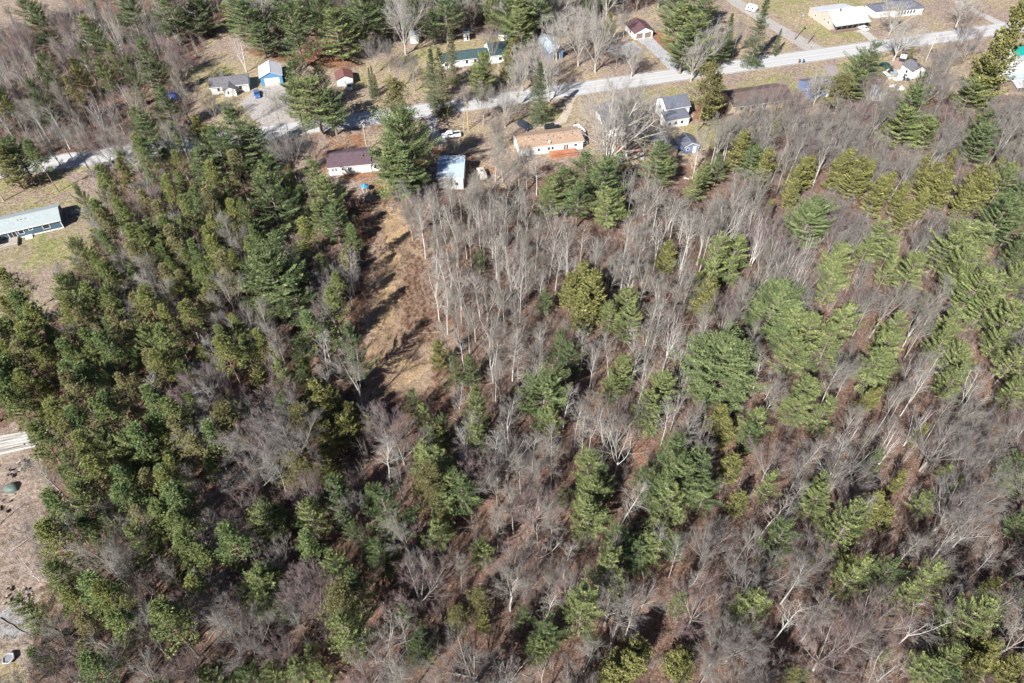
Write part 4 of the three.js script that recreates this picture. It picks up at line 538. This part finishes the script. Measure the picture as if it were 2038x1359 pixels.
const HAND = `
W 85 50 62;W 55 10 50;L 180 62 50;W 262 28 66;W 205 88 60;L 232 118 40;W 297 118 62;W 345 30 86;W 395 25 70;W 312 152 50;L 210 150 34;C 162 152 40;W 40 312 60;R 70 300 40;G 150 285 44;M 205 288 60;G 235 282 40;M 95 283 50;G 265 298 44;M 240 300 50;G 60 285 40;G 1290 250 40;M 1330 265 44;G 1310 285 36;G 180 280 40;M 120 270 50;C 30 620 46;R 20 560 60;R 45 600 56;R 20 660 60;R 60 680 56;R 15 740 60;R 50 760 60;R 30 800 56;C 95 780 40;C 92 830 46;M 45 570 50;C 18 330 50;W 15 300 50;W 330 210 52;W 300 262 74;L 282 250 46
W 470 262 92;W 505 290 86;W 440 300 80;W 540 340 70;W 410 330 76;W 545 398 100;L 525 372 70;W 580 420 70;L 626 352 60;L 655 395 66;W 668 440 60;L 640 430 56;X 546 552 140;W 590 600 80;L 572 570 70;W 560 500 76
W 495 40 84;W 520 75 60;W 555 20 70;W 590 62 88;L 600 30 60;W 640 30 80;L 672 62 84;W 712 70 56;W 720 20 84;W 760 40 60;W 820 20 60;W 888 28 72;W 860 50 50;W 905 10 50;L 470 15 60;W 1010 20 60
W 600 165 86;W 640 168 66;L 628 205 96;W 660 215 70;L 590 200 56;Y 790 195 76;W 800 262 96;X 800 290 124 1.25;L 785 345 80;W 812 345 80
S 862 155 40 1.1;S 878 165 46 1.2;S 899 112 36 1.25;L 962 138 50 1.2;L 957 160 54;C 1012 125 42;C 1020 115 36;S 1075 188 46 1.1;L 1040 35 90;W 1065 15 80;L 1030 55 60;C 1212 55 30
W 1338 20 70;L 1352 52 80;W 1375 25 90;L 1380 75 84;W 1362 95 74;L 1395 110 56;W 1440 92 42;S 1510 66 46 1.2;S 1448 70 30;S 1548 84 15;W 1400 10 70
Y 1408 165 62 1.15;C 1415 195 54;W 1722 118 80 .8;W 1700 150 60;L 1705 168 56;Y 1662 176 56 .8;C 1988 112 78 1.5;W 1818 185 62;W 1808 222 76;L 1800 252 74;L 1845 262 56;L 1930 188 70;L 1960 175 56;W 1950 252 76;W 1945 285 70;C 1548 250 20;C 1812 110 14
W 1120 372 76;L 1095 388 60;W 1165 345 80;W 1200 360 80;W 1150 400 60;L 1210 412 68;W 1230 335 50;W 1310 322 60;L 1325 340 40;L 1383 372 42;W 1430 335 50;L 1400 350 40;C 1470 300 46;C 1520 335 44;W 1495 320 50
C 1155 565 56;C 1180 590 66;C 1160 620 54;W 1170 560 50;C 1135 580 46;L 1245 600 56;L 1250 640 60;L 1215 630 44;C 1325 512 38;W 955 518 30;W 1085 600 36;L 1430 510 70;L 1460 500 60;L 1415 545 56;C 1405 590 50;C 1385 570 36;L 1455 540 44
X 1538 612 108;L 1575 645 70;X 1434 728 152;W 1462 800 50;X 1082 782 106;L 1095 840 50;W 1130 715 56;W 1110 695 46;L 1235 745 50;L 1215 775 46;L 1315 780 70;L 1290 820 66;C 1430 830 44;C 1445 860 40;L 1500 845 64;W 1490 870 46
L 1172 925 64;L 1178 985 80;L 1170 1030 74;W 1195 960 50;W 1340 905 80;X 1345 962 104;W 1310 985 80;W 1380 940 90;L 1330 1010 90;W 1400 985 64;C 1455 930 42;C 1470 1000 36;W 1280 950 50
X 1608 438 94;L 1660 525 60;L 1655 560 58;L 1745 475 70;L 1770 500 56;L 1725 500 46;L 1815 540 66;L 1765 540 40;L 1890 490 80;L 1945 490 72;L 1910 530 70;W 1990 430 72;W 2015 455 70;W 2030 390 60;L 1940 575 84;L 1915 560 50;L 1960 610 66;L 2010 560 60;W 2025 500 46
L 1675 640 66;L 1645 690 80;L 1610 660 64;L 1580 705 66;W 1555 680 50;L 1780 650 58;L 1765 690 66;L 1745 735 80;L 1890 645 62;L 1875 680 56;L 1905 720 60;L 1895 755 56;L 2005 640 70;L 1985 680 56;L 2015 720 66;L 2020 780 56;L 1600 780 70;L 1580 810 60;L 1635 825 56;C 1720 800 30;C 1740 790 28;C 1825 865 30;L 1840 1000 46;L 1880 940 30;W 1740 920 36;L 1625 1000 62;L 1625 970 46;C 1735 1010 46;C 1760 1030 36;W 2015 930 56;L 2025 960 50;W 2030 1040 40;C 1900 965 26;W 1740 1000 30
C 1600 345 40;C 1580 360 36;C 1680 335 44;C 1700 355 50;C 1665 345 40;C 1720 350 36;C 1745 390 46;C 1765 370 30;C 1790 395 40;C 1830 340 36;C 1850 360 40;C 1870 380 46;C 1930 370 54;C 1955 385 50;C 1920 400 44;L 1995 365 56;C 1825 410 36;C 1890 330 30;C 1980 345 30;C 1800 430 30;C 1610 340 30;C 1575 385 34
C 520 755 40;C 605 740 36;W 605 760 40;C 640 790 62;C 660 800 50;C 645 840 40;C 655 870 44;C 650 905 46;C 690 850 50;C 700 830 40;C 655 940 44;W 670 985 66;W 680 1010 56;C 735 845 30;L 740 985 34;L 535 1040 66;W 530 1015 56;W 560 1030 46;L 520 1160 84;L 535 1200 80;L 490 1180 50;W 545 1150 46
L 840 910 60;L 870 940 96;L 900 970 84;Y 850 960 80;W 920 985 76;L 880 1005 70;W 860 880 46;L 870 1060 56;C 885 1045 36;W 760 1110 66;L 740 1095 50;C 785 1120 42;W 820 800 36;L 845 830 40;W 690 1040 40;W 710 1060 36;L 960 1100 46;W 600 700 50;L 660 668 40;W 905 740 40;W 935 735 40;C 872 705 36;W 880 850 36;C 875 870 36
Y 950 1195 56 .75;Y 915 1225 50 .7;L 800 1225 56 .8;W 850 1270 60;W 835 1290 56;W 1230 1065 76;L 1290 1085 60;W 1265 1105 66;W 1340 1085 40;L 1348 1200 36;W 1085 1265 76;L 1070 1290 60;C 1240 1325 80 .8;C 1270 1300 60 .8;C 1350 1320 60 .8;C 1215 1350 60;W 1040 1230 36;C 960 1240 30
L 600 1335 56;L 640 1345 52;L 620 1300 40;W 455 1330 76;L 425 1355 64;W 500 1350 56;L 545 1345 46;L 1850 1335 66;L 1880 1310 50;W 1880 1350 60;C 1960 1290 50;C 2010 1330 50;C 1945 1330 46;C 1575 1340 30;W 1600 1345 26;C 1970 1170 30;C 1880 1150 26
S 748 170 12;S 737 166 14 1.2;S 742 158 12 1.2;W 1010 55 30;C 420 275 30;C 400 262 34;W 385 275 30;L 245 320 40;C 250 345 36
O 1215 248 190;O 1255 225 110;O 1190 80 90;O 1075 115 92;O 1040 130 60;O 1262 110 66 .8;O 1785 30 70 .72;O 1795 78 80 .72;O 1632 170 62 .75;O 1420 85 70;M 1265 195 56;O 1005 210 66 .8;M 960 195 60;G 920 200 30;O 800 45 90;O 1110 60 80;O 1155 70 84;O 1170 40 70;G 1470 60 30;M 1935 40 50;O 1920 15 60 .75
M 570 870 176;M 545 850 110;M 410 1205 140;M 455 1190 90;M 620 1195 124;M 585 1210 90;M 1065 1000 106;M 1045 985 60;M 762 848 96;M 732 832 50;M 1445 620 84;M 548 1095 96;M 1430 1290 140;M 1660 1290 150;M 1720 1260 110;M 1900 1010 150;M 1960 1000 110;M 1540 910 96;M 1690 1000 80;M 830 400 90;M 815 430 60;M 575 300 86;M 610 290 56;M 290 440 70;M 270 425 46;M 600 510 90;M 640 560 80;M 660 620 80;M 690 560 60;M 440 830 90;M 470 800 60;M 1130 1160 80;M 1095 1140 60;M 870 1215 30;M 745 1280 90;M 370 1340 90;M 690 1010 70;M 850 1270 60;M 1410 1080 96;M 1420 1050 60;M 1050 1150 70;M 405 1000 90;M 430 1020 70;M 780 1000 60;M 860 990 30
B 1495 440 56;B 1515 470 50;B 1545 500 46;B 1572 520 60;B 1600 530 50;B 1590 560 56;B 1470 430 46;B 1610 490 40;B 1250 1200 66 .8;B 1288 1175 60 .7;B 1010 1325 76 .9;B 1230 1075 30 .8;B 1350 640 40;B 1340 655 46;B 1370 560 36;B 475 90 36;B 1365 500 30;B 70 1130 60 .9;B 20 1105 56;B 210 30 44;B 225 60 36;B 165 55 36;B 30 60 40;B 50 100 36;B 1690 870 46;B 1840 830 46;B 1780 880 44;B 1510 470 30;B 1225 1250 30
M 1480 222 60;M 1552 190 62;M 1512 205 56;M 1590 195 50;M 1530 228 62;M 1570 208 50;M 1622 235 66;M 1690 232 62;M 1740 175 56;M 1770 195 66;M 1752 225 70;M 1870 125 76;M 1885 165 76;M 1905 95 60;M 1850 175 56;M 1940 150 56;M 1990 235 80;M 1900 230 70;G 1050 318 36;G 1035 330 36;P 1070 330 40;G 1000 300 34;M 990 260 50;G 985 300 40;M 1010 335 60;G 940 370 40;P 915 385 40;P 890 375 36;G 1395 280 40;P 1390 300 36;G 1430 265 46;G 1455 250 46;M 420 205 44;G 455 200 34;M 740 100 50;M 790 130 44;M 820 135 50;M 770 100 40;M 980 78 50;G 545 210 30;G 560 220 34;M 1940 75 50;M 1960 130 44;O 1030 160 56;O 1095 150 60;O 1385 110 60;M 1230 95 40;M 1245 35 40;P 1040 500 50;P 1095 505 46;P 1075 560 36;P 925 890 44;P 930 850 40;P 985 880 50;P 905 800 40;P 1020 700 46;P 985 740 40;P 1080 690 36;P 1160 690 40;P 1180 720 36;P 1220 700 40;P 1265 690 44;P 1290 700 40;P 1360 760 36;P 1350 800 44;P 1330 830 50;P 1400 860 44;P 1150 830 50;P 1180 840 44;P 1100 890 40;P 1125 800 36;P 905 430 46;P 960 400 46;P 885 420 40;P 935 470 46;P 1010 420 44;P 1250 360 44;P 1290 370 50;P 1310 400 46;P 1345 420 50;P 1380 450 50;P 1420 430 46;P 640 660 44;P 690 690 40;P 430 700 36;P 590 1240 40;P 800 1260 40;P 1480 420 50;P 1320 1070 36;P 1350 1100 36;P 1370 1150 36;P 1700 1010 40;P 1655 950 40;P 1590 980 40;P 820 1110 44;P 860 1120 36;P 620 640 46;P 640 700 40;P 60 230 40;P 110 240 40`;
for (const e of HAND.split(/[;\n]/)) { const q = e.trim().split(/\s+/); if (q.length >= 4) put(q[0], +q[1], +q[2], +q[3], q[4] ? +q[4] : 1); }

// woods: what grows where, by outlines on the photo of the crowns; ground that stays open
const OPEN = [
  [[745, 385], [835, 395], [845, 520], [868, 640], [900, 700], [880, 775], [800, 810], [735, 780], [690, 720], [690, 650], [728, 560], [752, 470]],
  [[-300, 375], [200, 335], [215, 360], [190, 470], [140, 560], [70, 660], [-300, 700]],
  [[-300, 845], [95, 850], [105, 1000], [112, 1120], [110, 1230], [90, 1420], [-300, 1420]],
  [[375, 150], [430, 60], [450, 20], [480, 80], [620, 70], [830, 75], [1060, 70], [1240, 30], [1470, -20], [1480, -60], [2300, -60], [2300, 195], [1900, 200], [1720, 205], [1600, 224], [1450, 242], [1400, 345], [1290, 335], [1160, 325], [1000, 380], [880, 385], [640, 385], [600, 300], [520, 260], [380, 235]],
  [[-300, -60], [140, -60], [130, 20], [60, 45], [-300, 75]],
  [[-300, 375], [-300, 330], [60, 318], [300, 290], [420, 270], [440, 285], [300, 310], [200, 335]],
  [[1340, 335], [1390, 325], [1385, 385], [1350, 390]],
].map(Z);
const WOODS = [   // [outline of crowns in the photo, spacing in metres, kinds with weights]
  [[[190, 345], [330, 250], [470, 235], [600, 330], [700, 400], [715, 520], [690, 650], [600, 690], [500, 760], [440, 790], [420, 960], [440, 1130], [330, 1359], [0, 1400], [60, 1250], [70, 1000], [80, 860], [-60, 860], [-60, 620], [120, 620], [170, 480]], 3.0, 'RRRRRRRRRRRGGMPLC'],
  [[[-80, 60], [140, 0], [470, -60], [440, 60], [390, 150], [330, 240], [240, 290], [-80, 330]], 4.4, 'GGGGGPPMMRWBG'],
  [[[440, -60], [2100, -90], [1480, 30], [1240, 25], [1060, 50], [830, 55], [620, 60], [480, 60]], 4.4, 'GGGWWLOMG'],
  [[[420, 960], [500, 770], [700, 650], [760, 800], [960, 720], [1000, 900], [980, 1359], [330, 1400], [440, 1130]], 4.0, 'GGMMMPGRYGLW'],
  [[[820, 380], [1000, 380], [1240, 340], [1420, 330], [1500, 420], [1500, 640], [1400, 700], [1000, 720], [900, 740], [870, 600]], 3.5, 'GGGPPPPGG'],
  [[[1420, 260], [1720, 205], [2038, 185], [2200, 200], [2200, 620], [1640, 600], [1500, 640], [1500, 420]], 3.5, 'GGGMMMGGGC'],
  [[[960, 720], [1400, 690], [1640, 590], [2200, 610], [2200, 900], [1400, 900], [1000, 940]], 3.9, 'GGGGPPPMGG'],
  [[[980, 930], [1400, 890], [2200, 880], [2200, 1500], [900, 1500]], 4.2, 'GGGGMMMPPLLCW'],
  [[[-100, 1340], [1000, 1340], [1000, 1500], [-100, 1500]], 4.6, 'RGMGM'],
].map(([p, s, k]) => ({ p, s, k }));
const CAP = { R: 299, G: 300, P: 298, M: 298, W: 999, L: 999, C: 290, Y: 99, O: 99, B: 299 }, have = {}; for (const t of trees) have[t.k] = (have[t.k] ?? 0) + 1;
const STRIP = [[775, 408], [815, 408], [838, 480], [852, 560], [872, 650], [888, 715], [872, 780], [790, 800], [728, 775], [715, 700], [752, 590], [772, 480]];   // the strip stays in view
const open = (x, z) => OPEN.some((P) => inPoly(x, z, P)) || Math.abs(z - roadAt(x).z) < 7;
const brushSpots = [], grey = [];
{
  const R = rng(99), cell = {}, key = (x, z) => Math.floor(x / 6) + ',' + Math.floor(z / 6);
  const add = (t) => (cell[key(t.x, t.z)] ??= []).push(t); trees.forEach(add);
  const tooClose = (x, z, s, k) => { for (let i = -1; i <= 1; i++) for (let j = -1; j <= 1; j++) for (const t of cell[key(x + i * 6, z + j * 6)] ?? []) { const con = 'WLSCYX'.includes(t.k), lim = t.hand && con ? Math.max(s * .7, t.r * (k === 'R' ? .6 : .75)) : s * (t.hand ? .7 : 1); if (Math.hypot(t.x - x, t.z - z) < lim) return true; } return false; };
  const firs = trees.filter((t) => 'WLSCYX'.includes(t.k)).map((t) => { const p = pxm(t.u, t.v, 8); return { u: t.u, v: t.v, z: t.z, a: t.r * p * .95 + 2.0 * p, b: t.h * p * .36 + 3.0 * p }; });
  const hides = (u, v, z) => firs.some((f) => z > f.z - 1 && ((u - f.u) / f.a) ** 2 + ((v - f.v) / f.b) ** 2 < 1);
  const rays = []; for (let i = 0; i < 44000; i++) rays.push([(R() * 2 - 1), R(), R()]);
  for (const [a, b, c] of rays) {
    const z = -22 - 300 * Math.pow(b, .8), x = a * (72 - z * .53), q = toPx(V(x, 9.5, z)); if (q[0] < -90 || q[0] > W + 90 || q[1] < -45 || q[1] > H + 75) continue;
    const wd = WOODS.find((w) => inPoly(q[0], q[1], w.p)); const q2 = toPx(V(x, 13.5, z)); if (!wd || open(x, z) || blockedByHouse(x, z, 1.5)) continue;
    if (brushSpots.length < 11500 && c < .9) brushSpots.push([x, z, c]);
    let k = wd.k[Math.floor(R() * wd.k.length)]; if (k !== 'G' && (have[k] ?? 0) >= CAP[k]) k = 'G';
    if (k === 'R' && wd.s < 3.4 && !inPoly(q2[0], q2[1], wd.p)) continue;
    if (inPoly(q[0], q[1], STRIP) || inPoly(q2[0], q2[1], STRIP)) continue;
    if (hides(q[0], q[1], z, k)) continue;
    if (tooClose(x, z, wd.s * (.85 + .3 * c), k)) continue;
    const h = { R: 11.5 + 8.5 * R(), G: 12 + 6 * R(), P: 11.5 + 5.5 * R(), M: 11 + 5 * R(), W: 13 + 7 * R(), L: 13 + 6 * R(), C: 4 + 5 * R(), Y: 15 + 4 * R(), O: 14 + 4 * R(), B: 14 }[k];
    if (k === 'G') { const t = { x, z, k, h }; grey.push(t); add(t); continue; }
    have[k] = (have[k] ?? 0) + 1; const t = plant(k, V(x, 0, z), h); add(t);
  }
}
grey.sort((a, b) => toPx(V(b.x, 0, b.z))[2] - toPx(V(a.x, 0, a.z))[2]);          // the 290 that show largest stand as single trees, the rest as one wood
grey.slice(0, 290).forEach((t) => plant('G', V(t.x, 0, t.z), t.h));
console.log('grey', grey.length, 'trees', trees.length, JSON.stringify(have), 'brush', brushSpots.length);

// labels: kind and look, then where it stands among things one can find
const MARKS = [[540, 150, 'the bright blue garage'], [458, 175, 'the grey-roofed white house'], [686, 158, 'the small red-roofed garage'], [945, 115, 'the green-roofed house'], [1280, 65, 'the two-door white garage'], [1680, 40, 'the cream farmhouse'], [1790, 30, 'the slate hip-roofed house'], [1095, 290, 'the orange-brown roofed home'], [895, 350, 'the pale blue barn'], [700, 325, 'the plum-roofed house'], [60, 450, 'the long blue home'], [35, 885, 'the timber stack'], [842, 663, 'the strip log'], [1372, 295, 'the slate-blue shed'], [1500, 200, 'the brown-roofed house'], [2028, 120, 'the teal-roofed outbuilding'], [1820, 145, 'the small white cottage'], [1640, 185, 'the blue-walled house'], [1430, 745, 'the widest round pine'], [570, 870, 'the widest bare vase tree'], [880, 960, 'the lower middle pine clump'], [1265, 1190, 'the crooked white tree pair'], [1572, 520, 'the white stem cluster'], [1445, 620, 'the dome-shaped bare tree'], [1660, 1290, 'the lower right wide trees'], [1900, 1010, 'the right-hand wide tree'], [1345, 970, 'the dark lower pine clump'], [1175, 980, 'the tall narrow light pine'], [410, 1205, 'the lower left purple tree'], [548, 555, 'the plantation-side pine'], [490, 285, 'the dark pine group'], [1170, 590, 'the olive cedar group'], [1170, 375, 'the dark pine pair'], [1640, 690, 'the light pine thicket'], [1920, 530, 'the right-hand light pines'], [1700, 350, 'the yellow-green cedar patch'], [1085, 790, 'the central round pine'], [30, 1240, 'the pale gravel pad'], [800, 440, 'the upper mown strip'], [345, 195, 'the blue tarpaulin'], [85, 50, 'the upper left lone pine'], [1605, 440, 'the dense rounded pine'], [650, 880, 'the yellow-green cedar column'], [1225, 250, 'the largest spreading bare tree'], [1355, 60, 'the drive-side pines'], [250, 640, 'the middle plantation'], [210, 950, 'the lower plantation'], [960, 1100, 'the lower bright pine'], [1430, 1290, 'the broad purple tree'], [240, 170, 'the upper left birch wood'], [1800, 700, 'the right-hand mixed wood'], [1850, 270, 'the cottage pines'], [1120, 130, 'the tall roadside trees'], [610, 1200, 'the lower broad tree'], [760, 830, 'the red-twigged tree'], [1010, 480, 'the pale bare wood']];
{
  const ORD = ['', 'second ', 'third ', 'fourth ', 'fifth ', 'sixth ', 'seventh ', 'eighth ', 'ninth ', 'tenth ', 'eleventh ', 'twelfth ', 'thirteenth ', 'fourteenth ', 'fifteenth ', 'sixteenth ', 'seventeenth ', 'eighteenth ', 'nineteenth ', 'twentieth ', ...['first', 'second', 'third', 'fourth', 'fifth', 'sixth', 'seventh', 'eighth', 'ninth'].map((w) => 'twenty-' + w + ' ')], bins = {};
  for (const t of trees) {
    let best = null, bd = 1e9; for (const m of MARKS) { const d = Math.hypot(t.u - m[0], (t.v - m[1]) * 1.1); if (d < bd) { bd = d; best = m; } }
    const dx = t.u - best[0], dy = t.v - best[1], dir = bd < 14 ? 'at' : Math.abs(dx) > Math.abs(dy) ? (dx < 0 ? 'left of' : 'right of') : dy < 0 ? 'beyond' : 'in front of';
    const look = INFO[t.k][2]; t.d = bd; t.mark = best[2]; t.dir = dir; t.look = look; (bins[look + dir + best[2]] ??= []).push(t);
  }
  for (const b of Object.values(bins)) { b.sort((p, q) => p.d - q.d); b.forEach((t, i) => { const n = b.length > 1 ? ORD[i] ?? 'furthest ' : ''; const inf = INFO[t.k]; tag(t.g, t.dir === 'at' ? `${t.look}, ${n}forming ${t.mark}` : b.length > 1 ? `${t.look}, ${n}nearest ${t.dir} ${t.mark}` : `${t.look} ${t.dir} ${t.mark}`, inf[1], { R: 'slender pines of the plantation', C: 'yellow-green cedars', S: 'spruces in the yards', O: 'old bare trees in the yards' }[t.k] ?? (inf[1] === 'pine' ? 'broad pines' : 'bare woodland trees')); }); }
}
// undergrowth: brush, thin saplings, dead sticks
function stuff(name, label, category, geo, m, list) {
  const im = new THREE.InstancedMesh(geo, m, list.length), o = new THREE.Object3D(), c = new THREE.Color();
  list.forEach(([x, y, z, s, ry, rx, k], i) => { o.position.set(x, y, z); o.rotation.set(rx, ry, 0, 'YXZ'); o.scale.set(s, s, s); o.updateMatrix(); im.setMatrixAt(i, o.matrix); c.setRGB(k[0], k[1], k[2]); im.setColorAt(i, c); });
  im.name = name; im.castShadow = im.receiveShadow = true; scene.add(im); return tag(im, label, category, null, 'stuff');
}
{
  const R = rng(808);
  const bushGeo = (seed, n, h, sp) => { const q = rng(seed), g = new Geo(); for (let k = 0; k < n; k++) { const a = q() * 6.283, t = q() * sp, p = V((q() - .5) * .5, -.05, (q() - .5) * .5), d = V(Math.cos(a) * t, 1, Math.sin(a) * t).normalize(), l = h * (.5 + .6 * q()), e = p.clone().addScaledVector(d, l); g.spike(p, e, .018, [.9, .9, .9], [1, .95, .95]); for (let j = 0; j < 4; j++) { const f = p.clone().lerp(e, .3 + .6 * q()); g.spike(f, f.clone().addScaledVector(veer(q, d, .4 + .5 * q()), l * .35), .011, [1, .95, .95]); } } return g.build(); };
  const gv = KIND.G[1], wood = mergeGeometries([gv.wood, gv.leaf]);
  stuff('distant_bare_wood', 'grey leafless wood of many thin trees filling the far ground', 'bare wood', wood, BARK, grey.slice(290).map((t) => [t.x, 0, t.z, t.h / gv.hh, R() * 6.283, (R() - .5) * .08, tint([1, .97, .95], .8 + .4 * R())]));
  const b1 = bushGeo(1, 22, 2.1, .9), b2 = bushGeo(2, 9, 4.8, .22), b3 = bushGeo(3, 30, 1.2, 1.2);
  const pick = (lo, hi) => brushSpots.filter((s) => s[2] >= lo && s[2] < hi), row = (s, sc, c) => [s[0] + (R() - .5), 0, s[1] + (R() - .5), sc * (.6 + .8 * R()), R() * 6.28, (R() - .5) * .15, tint(c[Math.floor(R() * c.length)], .8 + .4 * R())];
  stuff('undergrowth_brush', 'tangled leafless undergrowth brush on the forest floor', 'undergrowth', b1, BARK, pick(0, .3).map((s) => row(s, 1, [[.22, .17, .15], [.25, .2, .17], [.2, .145, .13]])));
  stuff('sapling_thicket', 'thin upright leafless saplings between the taller trees', 'saplings', b2, BARK, pick(.3, .6).map((s) => row(s, 1.1, [[.26, .235, .21], [.36, .335, .3], [.22, .19, .175]])));
  stuff('low_bramble', 'low brown brambles over the fallen leaves', 'brambles', b3, BARK, pick(.6, .75).map((s) => row(s, 1, [[.3, .19, .14], [.26, .17, .14]])));
  const edge = []; for (let i = 0; i < 4200; i++) { const u = 690 + R() * 240, v = 400 + R() * 420, p = at(u, v), e = vn(p.x * .2, p.z * .2); if (v > 680 && v < 790 && u > 735 && u < 862) continue; const c0 = 790 - Math.max(0, v - 480) * .1; if ((u > c0 + 25 && e > .3) || u < c0 - 50 || R() < .06) edge.push([p.x, p.z, 0]); }
  stuff('strip_edge_brush', 'low reddish-brown brush along the edges of the mown strip', 'brush', b3, BARK, edge.filter((s) => R() < .8).map((s) => row(s, .75, [[.28, .165, .11], [.33, .22, .145], [.24, .15, .11]])));
  const stick = new Geo(); stick.tube([V(-1.6, 0, 0), V(-.4, .06, .05), V(.6, .02, -.06), V(1.7, .05, 0)], [.07, .06, .05, .02], 5, [1, 1, 1]);
  stuff('fallen_sticks', 'scattered dead branches lying on the forest floor', 'sticks', stick.build(), BARK, pick(.75, .9).map((s) => [s[0], .06, s[1], .25 + .7 * R(), R() * 6.28, 0, tint([.33, .29, .26], .6 + .7 * R())]));
  const blades = (() => { const g = new Geo(), q = rng(6); for (let k = 0; k < 26; k++) { const a = q() * 6.28, t = .3 + q() * .7, l = 1 / Math.hypot(t, 1); g.blade((q() - .5) * .5, -.02, (q() - .5) * .5, Math.cos(a) * t * l, l, Math.sin(a) * t * l, .22 + .25 * q(), .05, q, [1, 1, 1]); } return g.build(); })(), gr = [];
  for (let i = 0; i < 26000 && gr.length < 9000; i++) { const u = -20 + R() * 2080, v = R() * 1359, p = at(u, v), q = OPEN.findIndex((P) => inPoly(p.x, p.z, P)); if (q < 0 || q > 4 || q === 4 && R() < .5 || Math.abs(p.z - roadAt(p.x).z) < 5.5 || blockedByHouse(p.x, p.z, 0)) continue; const f = vn(p.x * .15, p.z * .15); gr.push([p.x, 0, p.z, .5 + .6 * R(), R() * 6.28, 0, tint(mixc([.4, .31, .19], [.33, .29, .15], f), .8 + .4 * R())]); }
  stuff('dry_grass_tufts', 'dry straw-coloured grass tufts in the yards and the mown strip', 'grass', blades, LEAF, gr);
}
console.log('tris', TRIS);
renderer.render(scene, camera);
